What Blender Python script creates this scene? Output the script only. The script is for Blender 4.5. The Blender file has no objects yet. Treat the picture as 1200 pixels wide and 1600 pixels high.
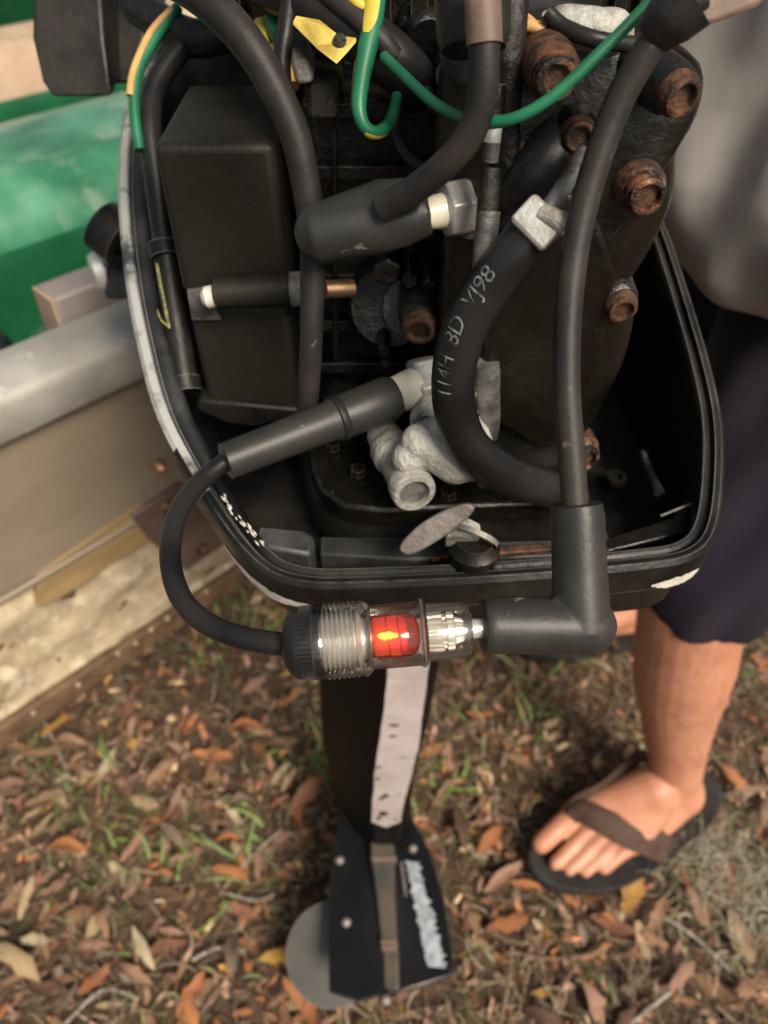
import bpy, bmesh, math, random
import numpy as np
from mathutils import Vector, Matrix, Quaternion
random.seed(7); rng = np.random.default_rng(11)
R = math.radians
sc = bpy.context.scene
C = sc.collection

# ------------------------------------------------------------------ camera, sky, sun
CAM_Z = 1.08
cd = bpy.data.cameras.new('camera'); cam = bpy.data.objects.new('camera', cd); C.objects.link(cam)
cam.location = (0, 0, CAM_Z); cam.rotation_euler = (R(45), 0, 0)
cd.sensor_fit = 'VERTICAL'; cd.sensor_height = 36; cd.sensor_width = 27; cd.lens = 27
cd.clip_start = 0.01; cd.clip_end = 400
cd.dof.use_dof = True; cd.dof.focus_distance = 0.30; cd.dof.aperture_fstop = 8.5
sc.camera = cam
SUN_EL, SUN_AZ = 46, 146          # azimuth clockwise from +Y
w = bpy.data.worlds.new('World'); sc.world = w; w.use_nodes = True
nt = w.node_tree; nt.nodes.clear()
sky = nt.nodes.new('ShaderNodeTexSky'); sky.sky_type = 'NISHITA'; sky.sun_disc = False
sky.sun_elevation = R(SUN_EL); sky.sun_rotation = R(SUN_AZ); sky.dust_density = 4; sky.air_density = 1.4
hs = nt.nodes.new('ShaderNodeHueSaturation'); hs.inputs['Saturation'].default_value = 0.30
bg = nt.nodes.new('ShaderNodeBackground'); bg.inputs['Strength'].default_value = 0.068
wo = nt.nodes.new('ShaderNodeOutputWorld')
nt.links.new(sky.outputs[0], hs.inputs['Color']); nt.links.new(hs.outputs[0], bg.inputs['Color']); nt.links.new(bg.outputs[0], wo.inputs[0])
sd = bpy.data.lights.new('sun', 'SUN'); sd.energy = 3.6; sd.angle = R(24); sd.color = (1, .87, .70)
sun = bpy.data.objects.new('sun', sd); C.objects.link(sun)
sdir = Vector((math.sin(R(SUN_AZ))*math.cos(R(SUN_EL)), math.cos(R(SUN_AZ))*math.cos(R(SUN_EL)), math.sin(R(SUN_EL))))
sun.rotation_euler = sdir.to_track_quat('Z', 'Y').to_euler()
sun.location = sdir*20
sc.view_settings.view_transform = 'Standard'; sc.view_settings.look = 'None'; sc.view_settings.gamma = 1
sc.view_settings.exposure = 0.45
sc.render.engine = 'CYCLES'; sc.cycles.use_denoising = True
sc.cycles.max_bounces = 8; sc.cycles.transparent_max_bounces = 16; sc.cycles.caustics_reflective = False; sc.cycles.caustics_refractive = False

# ------------------------------------------------------------------ placing helpers (photo ray + a known distance / plane)
K = math.sqrt(.5)
def P(px, py, d):
    u = (px-600)/1200; v = (py-800)/1200
    return Vector((u*d, d*K*(1-v), CAM_Z - d*K*(1+v)))
def PF(px, py, f):                      # on the upright plane y = f
    return P(px, py, f/(K*(1-(py-800)/1200)))
def PZ(px, py, z=0.0):                  # on the level plane z
    return P(px, py, (CAM_Z-z)/(K*(1+(py-800)/1200)))
def XZ(px, y, z):
    d = (y + CAM_Z - z)*K
    return Vector(((px-600)/1200*d, y, z))

# ------------------------------------------------------------------ materials
def node(nt, t, **kw):
    n = nt.nodes.new(t)
    for k, v in kw.items():
        if k in n.inputs: n.inputs[k].default_value = v
        else: setattr(n, k, v)
    return n
def c4(c): return (c[0], c[1], c[2], 1)
MATS = {}
def mat(name, col, rough=.5, metal=0, col2=None, scale=20, contrast=(.4, .6), bump=0, bscale=None, spots=None, sscale=60, sthr=(.6, .66),
        wear=None, wear_w=.0012, sss=0, coat=0, emit=None, trans=0, attr=None, spec=.5, stretch=None, rough2=None, detail=6):
    if name in MATS: return MATS[name]
    m = bpy.data.materials.new(name); m.use_nodes = True; t = m.node_tree
    b = t.nodes['Principled BSDF']; L = t.links.new
    b.inputs['Roughness'].default_value = rough; b.inputs['Metallic'].default_value = metal
    b.inputs['Specular IOR Level'].default_value = spec
    tc = node(t, 'ShaderNodeTexCoord'); co = tc.outputs['Object']
    if stretch:
        mp = node(t, 'ShaderNodeMapping'); mp.inputs['Scale'].default_value = stretch
        L(co, mp.inputs['Vector']); co = mp.outputs['Vector']
    def noise(sc_, det=detail, dist=0):
        n = node(t, 'ShaderNodeTexNoise', Scale=sc_, Detail=det, Roughness=.6, Distortion=dist); L(co, n.inputs['Vector']); return n
    def ramp(src, a, bb):
        r = node(t, 'ShaderNodeMapRange'); r.inputs['From Min'].default_value = a; r.inputs['From Max'].default_value = bb
        L(src, r.inputs['Value']); return r.outputs[0]
    def mix(fac, a, bb):
        x = node(t, 'ShaderNodeMix', data_type='RGBA'); L(fac, x.inputs[0])
        for s, i in ((a, 6), (bb, 7)):
            if isinstance(s, tuple): x.inputs[i].default_value = s
            else: L(s, x.inputs[i])
        return x.outputs[2]
    base = c4(col)
    if attr:
        at = node(t, 'ShaderNodeAttribute', attribute_name=attr); base = at.outputs['Color']
        n = noise(scale); f = ramp(n.outputs[0], *contrast)
        mm = node(t, 'ShaderNodeMix', data_type='RGBA', blend_type='MULTIPLY'); L(f, mm.inputs[0]); L(base, mm.inputs[6]); mm.inputs[7].default_value = c4(col2 or (.55, .5, .45)); base = mm.outputs[2]
    elif col2:
        n = noise(scale); base = mix(ramp(n.outputs[0], *contrast), base, c4(col2))
        if rough2 is not None:
            rr = node(t, 'ShaderNodeMapRange'); rr.inputs['From Min'].default_value = contrast[0]; rr.inputs['From Max'].default_value = contrast[1]
            rr.inputs['To Min'].default_value = rough; rr.inputs['To Max'].default_value = rough2
            L(n.outputs[0], rr.inputs['Value']); L(rr.outputs[0], b.inputs['Roughness'])
    if spots:
        n = noise(sscale, 8, .4); base = mix(ramp(n.outputs[0], *sthr), base, c4(spots))
    if wear:
        bv = node(t, 'ShaderNodeBevel', samples=4); bv.inputs['Radius'].default_value = wear_w
        g = node(t, 'ShaderNodeNewGeometry')
        dt = node(t, 'ShaderNodeVectorMath', operation='DOT_PRODUCT'); L(bv.outputs[0], dt.inputs[0]); L(g.outputs['Normal'], dt.inputs[1])
        n = noise(90, 6)
        s = node(t, 'ShaderNodeMath', operation='MULTIPLY_ADD'); L(n.outputs[0], s.inputs[0]); s.inputs[1].default_value = .35
        L(dt.outputs['Value'], s.inputs[2])
        base = mix(ramp(s.outputs[0], 1.10, 1.02), base, c4(wear))
    if isinstance(base, tuple): b.inputs['Base Color'].default_value = base
    else: L(base, b.inputs['Base Color'])
    if bump:
        n = noise(bscale or scale*3, 8)
        bp = node(t, 'ShaderNodeBump', Strength=min(1, bump), Distance=.001*max(1, bump)); L(n.outputs[0], bp.inputs['Height']); L(bp.outputs[0], b.inputs['Normal'])
    if sss:
        b.inputs['Subsurface Weight'].default_value = sss; b.inputs['Subsurface Radius'].default_value = (1, .35, .2); b.inputs['Subsurface Scale'].default_value = .006
    if coat: b.inputs['Coat Weight'].default_value = coat; b.inputs['Coat Roughness'].default_value = .15
    if trans: b.inputs['Transmission Weight'].default_value = trans; b.inputs['IOR'].default_value = 1.45
    if emit: b.inputs['Emission Color'].default_value = c4(emit[0]); b.inputs['Emission Strength'].default_value = emit[1]
    MATS[name] = m; return m

M = {}
M['rubber'] = mat('black_rubber', (.012, .012, .013), .42, spec=.35, col2=(.024, .023, .022), scale=45, bump=.25, bscale=500)
M['cable'] = mat('cable_rubber', (.008, .008, .009), .36, spec=.32, col2=(.020, .019, .019), scale=30, bump=.15, bscale=700)
M['cable_dusty'] = mat('dusty_cable', (.015, .0145, .015), .5, spec=.28, col2=(.040, .034, .029), scale=38, contrast=(.42,.72), bump=.2, bscale=500, spots=(.11, .10, .09), sscale=130, sthr=(.67, .76))
M['boot'] = mat('boot_rubber', (.021, .022, .021), .42, spec=.36, col2=(.033, .032, .030), scale=35, bump=.12, bscale=600, spots=(.22, .22, .21), sscale=60, sthr=(.655, .72))
M['plastic'] = mat('black_plastic', (.006, .006, .007), .32, spec=.3, col2=(.018, .016, .013), scale=22, bump=.4, bscale=260, wear=(.20, .20, .20), rough2=.55)
M['rim'] = mat('worn_rim_plastic', (.016, .0165, .018), .4, col2=(.045, .046, .047), scale=30, contrast=(.42, .66), bump=.5, bscale=200, wear=(.34, .34, .33), wear_w=.0016, rough2=.6)
M['groove'] = mat('scuffed_lip', (.36, .365, .355), .5, col2=(.05, .052, .055), scale=34, contrast=(.52, .62), bump=.7, bscale=220)
M['engine'] = mat('oily_black_metal', (.004, .0038, .0028), .16, spec=.5, col2=(.012, .0095, .006), scale=16, contrast=(.38, .7), bump=1.6, bscale=70, wear=(.10, .075, .045), rough2=.5, spots=(.10, .075, .045), sscale=60, sthr=(.68, .76))
M['oily'] = mat('oily_black', (.006, .006, .006), .12, spec=.6, bump=2, bscale=120, spots=(.10, .06, .035), sscale=80, sthr=(.62, .7))
M['engine_dark'] = mat('dark_casting', (.004, .0038, .0035), .18, spec=.45, col2=(.010, .0085, .006), scale=30, rough2=.6, bump=2, bscale=110, spots=(.07, .045, .025), sscale=90, sthr=(.70, .78))
M['box'] = mat('ignition_box_plastic', (.013, .012, .009), .42, spec=.3, col2=(.021, .018, .013), scale=9, contrast=(.35, .7), bump=.5, bscale=300, spots=(.016, .013, .01), sscale=30, sthr=(.60, .66), wear=(.09, .08, .07), rough2=.62)
M['rust'] = mat('rusty_steel', (.24, .10, .05), .42, .35, contrast=(.40,.52), col2=(.016, .013, .011), scale=95, bump=1, bscale=500, spots=(.42, .33, .25), sscale=90, sthr=(.54, .66))
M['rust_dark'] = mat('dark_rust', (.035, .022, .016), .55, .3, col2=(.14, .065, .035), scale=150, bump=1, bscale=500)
M['alu'] = mat('weathered_aluminium', (.50, .50, .46), .6, .2, col2=(.27, .25, .22), scale=60, contrast=(.4, .64), bump=2.5, bscale=260, spots=(.04, .035, .03), sscale=70, sthr=(.56, .66))
M['steel'] = mat('plated_steel', (.80, .80, .78), .32, .55, col2=(.62, .59, .54), scale=90, bump=.3)
M['greymetal'] = mat('grey_metal', (.20, .20, .195), .5, .4, col2=(.07, .065, .06), scale=70, bump=.6, bscale=400)
M['lever'] = mat('dull_lever_metal', (.30, .27, .25), .5, .4, col2=(.18, .155, .14), scale=60, bump=.6, bscale=400, spots=(.22, .1, .06), sscale=60, sthr=(.64, .7))
M['porcelain'] = mat('stained_porcelain', (.74, .66, .52), .3, col2=(.62, .58, .48), scale=100)
M['hex'] = mat('plug_metal', (.55, .56, .56), .42, .5, col2=(.40, .38, .35), scale=90, bump=.4, spots=(.35, .2, .14), sscale=70, sthr=(.66, .72))
M['copper'] = mat('bare_copper', (.72, .42, .25), .35, .8, col2=(.5, .3, .18), scale=200)
M['green'] = mat('green_insulation', (.008, .12, .055), .42, col2=(.014, .17, .085), scale=50)
M['yellow'] = mat('yellow_insulation', (.62, .47, .05), .45, col2=(.46, .34, .05), scale=60)
M['olive_thread'] = mat('olive_thread', (.28, .26, .08), .6, col2=(.10, .10, .05), scale=400)
M['yellow_tag'] = mat('yellow_tape', (.72, .56, .10), .5, col2=(.55, .42, .08), scale=50, spots=(.06, .05, .02), sscale=60, sthr=(.64, .68))
M['tan_wire'] = mat('tan_insulation', (.60, .36, .12), .5, col2=(.48, .28, .1), scale=60)
M['brown_sleeve'] = mat('brown_sleeve', (.13, .085, .065), .55, col2=(.19, .13, .10), scale=60, bump=.5)
M['print'] = mat('white_print', (.20, .215, .225), .6, col2=(.02, .02, .021), scale=200, contrast=(.42, .58))
M['pale_chip'] = mat('bare_chipped_paint', (.72, .69, .62), .6, col2=(.60, .55, .48), scale=150, bump=.5)
M['gloss_black'] = mat('black_enamel', (.007, .008, .011), .22, col2=(.010, .010, .011), scale=10, bump=.25, bscale=90, wear=(.12, .11, .10))
M['brownblack'] = mat('stained_enamel', (.0035, .0035, .004), .50, spec=.1, col2=(.006, .005, .0045), scale=14, contrast=(.45, .7), bump=.3, bscale=90)
M['strip'] = mat('worn_pink_grey_primer', (.50, .44, .43), .55, col2=(.42, .35, .34), scale=24, bump=.6, bscale=200, spots=(.03, .027, .026), sscale=120, sthr=(.655, .69))
M['strip2'] = mat('worn_blue_grey_primer', (.38, .42, .46), .55, col2=(.20, .23, .26), scale=90, contrast=(.4,.65), bump=.4, spots=(.05, .05, .055), sscale=260, sthr=(.60, .68))
M['ridge'] = mat('ridge_metal', (.060, .060, .062), .35, .3, col2=(.12, .095, .07), scale=30, bump=.5)
M['prop'] = mat('propeller_paint', (.026, .025, .021), .4, .1, col2=(.04, .036, .03), scale=20, wear=(.35, .34, .32))
M['hull_alu'] = mat('boat_aluminium', (.38, .372, .345), .55, .15, col2=(.27, .26, .235), scale=9, bump=.6, spots=(.50, .48, .44), sscale=35, sthr=(.60, .70), bscale=90)
M['hull_panel'] = mat('dull_boat_panel', (.27, .22, .165), .5, .15, col2=(.19, .155, .115), scale=5, contrast=(.35, .7), bump=.2, bscale=60, stretch=(1, 1, 3))
M['hull_low'] = mat('flaking_hull_paint', (.50, .40, .27), .75, col2=(.26, .20, .13), scale=16, contrast=(.40, .66), bump=2, bscale=60, spots=(.56, .48, .35), sscale=40, sthr=(.52, .64))
M['wood_gold'] = mat('varnished_wood', (.38, .26, .12), .45, col2=(.27, .185, .095), scale=9, stretch=(1, 1, 4), bump=.2)
M['plate_brown'] = mat('mauve_brown_plate', (.17, .11, .095), .45, .2, col2=(.13, .085, .07), scale=20, bump=.2)
M['chine'] = mat('brown_chine', (.085, .050, .026), .7, col2=(.15, .09, .05), scale=30, bump=2, bscale=90)
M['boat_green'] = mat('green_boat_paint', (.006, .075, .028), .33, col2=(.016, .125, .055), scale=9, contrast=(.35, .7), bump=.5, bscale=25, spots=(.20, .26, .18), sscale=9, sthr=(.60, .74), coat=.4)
M['boat_green2'] = mat('sky_lit_green_bench_top', (.060, .25, .145), .35, col2=(.014, .12, .055), scale=7, contrast=(.36, .66), bump=.5, bscale=25, spots=(.28, .38, .28), sscale=8, sthr=(.52, .74), coat=.3)  # paler green: sky reflection on the bench top painted into the colour
M['wood_beige'] = mat('bleached_timber', (.46, .34, .24), .75, col2=(.36, .26, .18), scale=14, stretch=(1, 1, 1), bump=.6)
M['mauve_bar'] = mat('weathered_board', (.26, .225, .215), .6, col2=(.20, .17, .16), scale=14, bump=.3)
M['skin'] = mat('skin', (.56, .27, .17), .46, col2=(.46, .19, .115), scale=22, contrast=(.35, .75), bump=.6, bscale=190, sss=.25, spots=(.40, .12, .08), sscale=20, sthr=(.58, .8))
M['nail'] = mat('toenail', (.74, .48, .40), .2, sss=.2)
M['sandal'] = mat('sandal_foam', (.018, .016, .016), .6, col2=(.03, .026, .024), scale=60, bump=.6, bscale=400)
M['strap'] = mat('brown_strap', (.060, .033, .025), .72, spec=.25, col2=(.08, .048, .036), scale=60, bump=.5, bscale=300)
M['shirt'] = mat('grey_shirt_knit', (.47, .445, .42), .9, col2=(.40, .375, .355), scale=10, bump=.25, bscale=1100, spec=.2)
M['shorts'] = mat('navy_shorts_cloth', (.016, .014, .026), .85, col2=(.026, .019, .028), scale=8, bump=.5, bscale=400, spec=.25)
M['hair'] = mat('dark_hair', (.02, .014, .01), .6, bump=1, bscale=300)
M['eye'] = mat('eye_white', (.7, .68, .66), .2)
M['iris'] = mat('iris', (.05, .025, .012), .2)
M['leaf'] = mat('dead_leaf', (0, 0, 0), .62, attr='tint', scale=70, contrast=(.4, .75), col2=(.5, .42, .36), bump=1, bscale=220)
M['litter'] = mat('litter_fibre', (0, 0, 0), .8, attr='tint', scale=40, contrast=(.35, .75), col2=(.5, .45, .4))
M['grass'] = mat('young_grass', (0, 0, 0), .6, attr='tint', scale=30, contrast=(.4, .8), col2=(.6, .65, .5))
M['soil'] = mat('soil_and_duff', (.105, .062, .037), .95, col2=(.045, .029, .018), scale=24, contrast=(.35, .65), bump=6, bscale=80, spots=(.06, .065, .025), sscale=14, sthr=(.58, .7))
M['twig'] = mat('dry_twig', (.22, .15, .10), .8, col2=(.12, .075, .05), scale=70, bump=1, bscale=300)
M['twig_grey'] = mat('bleached_twig', (.40, .36, .32), .8, col2=(.24, .21, .18), scale=90, bump=1, bscale=300)
M['moss'] = mat('grey_moss', (.30, .29, .22), .85, col2=(.17, .16, .12), scale=60)
M['orange'] = mat('orange_fabric', (.45, .10, .03), .6)
def glass(name, col, rough=.03, weight=.9, milk=.07):
    m = bpy.data.materials.new(name); m.use_nodes = True; t = m.node_tree; t.nodes.clear()
    o = node(t, 'ShaderNodeOutputMaterial'); tr = node(t, 'ShaderNodeBsdfTransparent'); tr.inputs[0].default_value = c4(col)
    gl = node(t, 'ShaderNodeBsdfGlossy', Roughness=rough); fr = node(t, 'ShaderNodeLayerWeight', Blend=.34)
    mp = node(t, 'ShaderNodeMapRange'); mp.inputs['From Max'].default_value = 1; mp.inputs['To Min'].default_value = .07; mp.inputs['To Max'].default_value = weight
    mx = node(t, 'ShaderNodeMixShader'); t.links.new(fr.outputs['Fresnel'], mp.inputs['Value']); t.links.new(mp.outputs[0], mx.inputs[0])
    t.links.new(tr.outputs[0], mx.inputs[1]); t.links.new(gl.outputs[0], mx.inputs[2]); df = node(t, 'ShaderNodeBsdfTranslucent'); df.inputs[0].default_value = (.9,.88,.82,1); m2 = node(t, 'ShaderNodeMixShader'); m2.inputs[0].default_value = milk
    t.links.new(mx.outputs[0], m2.inputs[1]); t.links.new(df.outputs[0], m2.inputs[2]); t.links.new(m2.outputs[0], o.inputs[0])
    return m
M['clear'] = glass('clear_acrylic', (.93, .90, .86))
M['highlight_edge'] = glass('highlight_edge', (.98,.94,.86), milk=.45)  # milky cream, carries the painted edge highlights of the tester
M['red_lens'] = glass('red_bulb_glass', (1, .42, .34))
M['glow'] = mat('lit_red_bulb', (.8, .09, .05), .4, emit=((1, .13, .09), .50))
M['glow_y'] = mat('lit_filament', (1, .6, .1), .4, emit=((1, .55, .03), 3.2))

# ------------------------------------------------------------------ mesh builder
class MB:
    def __init__(s): s.v = []; s.f = []; s.col = []
    def add(s, vs, fs, col=None):
        o = len(s.v); s.v += [Vector(x) for x in vs]; s.f += [tuple(i+o for i in f) for f in fs]
        if col is not None: s.col += [col]*len(vs)
        return s
    def box(s, lo, hi, M4=None):
        x0, y0, z0 = lo; x1, y1, z1 = hi
        vs = [Vector(p) for p in ((x0,y0,z0),(x1,y0,z0),(x1,y1,z0),(x0,y1,z0),(x0,y0,z1),(x1,y0,z1),(x1,y1,z1),(x0,y1,z1))]
        if M4: vs = [M4 @ p for p in vs]
        return s.add(vs, [(0,3,2,1),(4,5,6,7),(0,1,5,4),(1,2,6,5),(2,3,7,6),(3,0,4,7)])
    def rings(s, rings, cap=True, closed=False):
        n = len(rings[0]); o = len(s.v)
        for r in rings: s.v += [Vector(p) for p in r]
        m = len(rings)
        for i in range(m if closed else m-1):
            a = o+i*n; b = o+((i+1) % m)*n
            for j in range(n): s.f.append((a+j, a+(j+1) % n, b+(j+1) % n, b+j))
        if cap and not closed: s.f.append(tuple(o+j for j in reversed(range(n)))); s.f.append(tuple(o+(m-1)*n+j for j in range(n)))
        return s
    def tube(s, pts, rad, seg=14, smooth=6, cap=True, ecc=None):
        pts = [Vector(p) for p in pts]
        rr = list(rad) if isinstance(rad, (list, tuple)) else [rad]*len(pts)
        if smooth and len(pts) > 2: pts, rr = spline(pts, rr, smooth)
        t0 = (pts[1]-pts[0]).normalized(); up = Vector((0,0,1)) if abs(t0.z) < .9 else Vector((0,1,0))
        nrm = (up - t0*up.dot(t0)).normalized(); rs = []; prev = t0
        for i, p in enumerate(pts):
            t = (pts[min(i+1, len(pts)-1)]-pts[max(i-1, 0)])
            t = t.normalized() if t.length > 1e-9 else prev
            nrm = prev.rotation_difference(t) @ nrm; nrm = (nrm-t*nrm.dot(t)).normalized(); prev = t
            b = t.cross(nrm)
            rs.append([p + (nrm*math.cos(a)+b*math.sin(a))*rr[i] for a in [2*math.pi*k/seg for k in range(seg)]])
        return s.rings(rs, cap)
    def lathe(s, p0, p1, prof, seg=28, cap=True):   # prof: (t along 0..1, radius)
        p0 = Vector(p0); p1 = Vector(p1); ax = (p1-p0); u = ax.normalized()
        up = Vector((0,0,1)) if abs(u.z) < .9 else Vector((0,1,0))
        n = (up-u*up.dot(u)).normalized(); b = u.cross(n)
        return s.rings([[p0+ax*t+(n*math.cos(a)+b*math.sin(a))*r for a in [2*math.pi*k/seg for k in range(seg)]] for t, r in prof], cap)
    def prism(s, poly, d):
        poly = [Vector(p) for p in poly]; d = Vector(d)
        return s.rings([poly, [p+d for p in poly]])
    def ball(s, c, r, seg=12):
        c = Vector(c); r = Vector((r, r, r)) if isinstance(r, (int, float)) else Vector(r)
        rs = []
        for i in range(seg//2+1):
            th = math.pi*(i+.001)/(seg//2+.002)
            rs.append([c+Vector((r.x*math.sin(th)*math.cos(a), r.y*math.sin(th)*math.sin(a), r.z*math.cos(th))) for a in [2*math.pi*k/seg for k in range(seg)]])
        return s.rings(rs)
    def capsule(s, a, b, ra, rb, seg=16):
        a = Vector(a); b = Vector(b); u = (b-a).normalized(); pts = []; rr = []
        for k in range(5): th = math.pi/2*(1-k/4); pts.append(a-u*ra*math.sin(th)); rr.append(max(1e-4, ra*math.cos(th)))
        for k in range(5): th = math.pi/2*k/4; pts.append(b+u*rb*math.sin(th)); rr.append(max(1e-4, rb*math.cos(th)))
        return s.tube(pts, rr, seg, 0)
def spline(pts, rr, n, closed=False):
    N = len(pts); out = []; ro = []
    for i in range(N if closed else N-1):
        g = lambda k: (k % N) if closed else min(max(k, 0), N-1)
        p0, p1, p2, p3 = (pts[g(i+k)] for k in (-1, 0, 1, 2)); r1, r2 = rr[g(i)], rr[g(i+1)]
        for k in range(n):
            t = k/n
            out.append(.5*((2*p1)+(p2-p0)*t+(2*p0-5*p1+4*p2-p3)*t*t+(3*p1-p0-3*p2+p3)*t**3)); ro.append(r1+(r2-r1)*t)
    if not closed: out.append(pts[-1]); ro.append(rr[-1])
    return out, ro

ORG = {}
def worg(o):
    v = Vector((0,0,0))
    while o: v += o.location; o = o.parent
    return v
def obj(name, mb, m, parent=None, smooth=True, bevel=0, label=None, origin=None, auto=40, seg=2):
    """one mesh object; the builder's vertices are world coordinates"""
    pw = worg(parent) if parent else Vector((0,0,0))
    og = Vector(origin) if origin is not None else pw
    me = bpy.data.meshes.new(name)
    me.from_pydata([v-og for v in mb.v], [], mb.f)
    bm = bmesh.new(); bm.from_mesh(me); bmesh.ops.recalc_face_normals(bm, faces=bm.faces[:]); bm.to_mesh(me); bm.free()
    if mb.col:
        a = me.color_attributes.new('tint', 'FLOAT_COLOR', 'POINT'); a.data.foreach_set('color', np.array([(c[0], c[1], c[2], 1) for c in mb.col], dtype=np.float32).ravel())
    me.materials.append(m)
    if smooth:
        me.shade_smooth()
        if auto: me.set_sharp_from_angle(angle=R(auto))
    o = bpy.data.objects.new(name, me); C.objects.link(o)
    if parent: o.parent = parent
    o.location = og-pw
    if bevel:
        b = o.modifiers.new('bevel', 'BEVEL'); b.width = bevel; b.segments = seg; b.limit_method = 'ANGLE'; b.angle_limit = R(35); b.harden_normals = False
    if label: o['label'] = label
    return o
def tag(o, label=None, cat=None, group=None, kind=None):
    if label: o['label'] = label
    if cat: o['category'] = cat
    if group: o['group'] = group
    if kind: o['kind'] = kind
    return o
def thing(name, loc, label, cat, group=None):
    o = bpy.data.objects.new(name, None); o.empty_display_size = .05; C.objects.link(o); o.location = loc
    return tag(o, label, cat, group)
def baked(mb, voxel, smooth=4, disp=None):
    """union of overlapping solids as one continuous surface"""
    me = bpy.data.meshes.new('tmp'); me.from_pydata(mb.v, [], mb.f)
    bm = bmesh.new(); bm.from_mesh(me); bmesh.ops.recalc_face_normals(bm, faces=bm.faces[:]); bm.to_mesh(me); bm.free()
    o = bpy.data.objects.new('tmp', me); C.objects.link(o)
    r = o.modifiers.new('r', 'REMESH'); r.mode = 'VOXEL'; r.voxel_size = voxel
    if smooth: s = o.modifiers.new('s', 'SMOOTH'); s.factor = .5; s.iterations = smooth
    dg = bpy.context.evaluated_depsgraph_get(); dg.update(); em = o.evaluated_get(dg).to_mesh()
    out = MB(); out.v = [v.co.copy() for v in em.vertices]; out.f = [tuple(p.vertices) for p in em.polygons]
    bpy.data.objects.remove(o); bpy.data.meshes.remove(me)
    return out

# ------------------------------------------------------------------ GROUND
def gheight(x, y):
    return .010*np.sin(x*5.1+1.3)*np.cos(y*4.3)+.006*np.sin(x*13+y*9)
mb = MB()
N = 90
xs = np.concatenate([[-60, -20, -8, -4], np.linspace(-2.4, 2.4, N), [4, 8, 20, 60]]); ys = np.concatenate([[-60, -20, -6, -2], np.linspace(-.8, 3.4, N), [5, 8, 20, 60]])
for y in ys:
    for x in xs:
        near = 1 if (-2.5 < x < 2.5 and -.9 < y < 3.5) else 0
        mb.v.append(Vector((x, y, (float(gheight(x, y))-.012)*near-.0*near)))
nx = len(xs)
for j in range(len(ys)-1):
    for i in range(nx-1): a = j*nx+i; mb.f.append((a, a+1, a+nx+1, a+nx))
ground = obj('ground', mb, M['soil'], auto=0); tag(ground, kind='structure')

# ------------------------------------------------------------------ ALUMINIUM BOAT (transom runs at 45 degrees behind the motor)
TB = Vector((-.343, .570, 0)); tv = Vector((K, K, 0)); nv = Vector((-K, K, 0))
def T(a, b, z): return TB + tv*a + nv*b + Vector((0, 0, z))
A0, A1 = -.30, 1.15
def tbox(a0, a1, b0, b1, z0, z1, mb=None):
    mb = mb or MB()
    vs = [T(a, b, z) for z in (z0, z1) for a, b in ((a0, b0), (a1, b0), (a1, b1), (a0, b1))]
    return mb.add(vs, [(0,3,2,1),(4,5,6,7),(0,1,5,4),(1,2,6,5),(2,3,7,6),(3,0,4,7)])
boat = thing('boat', T(.4, 1.2, 0), 'weathered aluminium boat with green painted benches behind the outboard', 'boat')
# transom cap: rounded extrusion
prof = [(.004, .622), (-.014, .624), (-.018, .629), (-.018, .660), (-.015, .668), (-.008, .673), (.034, .684), (.040, .680), (.040, .624)]
mb = MB(); mb.rings([[T(a, b, z) for b, z in prof] for a in (A0, A1)]); obj('transom_cap', mb, M['hull_alu'], boat, auto=60)
obj('transom_panel', tbox(A0, A1, .0, .036, .447, .622), M['hull_panel'], boat, bevel=.002)
# lower weathered board, lumpy
mb = MB(); na, nz = 130, 26
for j in range(nz):
    for i in range(na):
        a = A0+(A1-A0)*i/(na-1); z = .262+(.443-.262)*j/(nz-1)
        q = .0035*math.sin(a*61+z*40)+.003*math.sin(a*23-z*77)+random.uniform(-.0015, .0015)
        mb.v.append(T(a, .008+q*(1 if 0 < j < nz-1 else 0), z))
for j in range(nz-1):
    for i in range(na-1): k = j*na+i; mb.f.append((k, k+1, k+na+1, k+na))
obj('lower_transom_board', mb, M['hull_low'], boat)
obj('transom_core', tbox(A0, A1, .014, .034, .235, .4465), M['chine'], boat)
obj('chine_strip', tbox(A0, A1, -.004, .03, .226, .262), M['chine'], boat, bevel=.003)
obj('lower_lip', tbox(A0, A1, -.006, .012, .438, .446), M['hull_panel'], boat, bevel=.002)
def on_transom(px, py, b=0.0):           # ray against the transom plane
    u = (px-600)/1200; v = (py-800)/1200
    dr = Vector((u, K*(1-v), -K*(1+v))); p0 = Vector((0,0,CAM_Z)); q = T(0, b, 0)
    return p0 + dr*((q-p0).dot(nv)/dr.dot(nv))
def tposly(pix, b, th): # polygon laid on the transom
    return MB().prism([on_transom(x, y, b) for x, y in pix], nv*th)
obj('wood_panel', tposly([(58, 899), (120, 856), (222, 787), (256, 833), (215, 858), (180, 878), (130, 915), (92, 936), (60, 950)], -.003, .012), M['wood_gold'], boat, bevel=.001)
obj('backing_plate', tposly([(205, 808), (285, 756), (352, 850), (292, 893), (238, 848)], -.008, .014), M['plate_brown'], boat, bevel=.0015)
for k, (x, y, r) in enumerate([(252, 731, .0075), (262, 792, .0085), (316, 858, .0085)]):
    c = on_transom(x, y, -.009); obj('bolt', MB().lathe(c+nv*.006, c-nv*.007, [(0, r), (.45, r), (.8, r*.75), (1, r*.2)], 14), M['rust'] if k else M['copper'], boat)
rv = [on_transom(x, y, -.005) for x, y in ((52, 1114), (122, 1070), (184, 1021), (212, 1005), (236, 984), (261, 966), (322, 924))]
for p in rv: obj('rivet', MB().ball(p, (.0034, .0034, .0034), 8), M['wood_beige'], boat)
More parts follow.
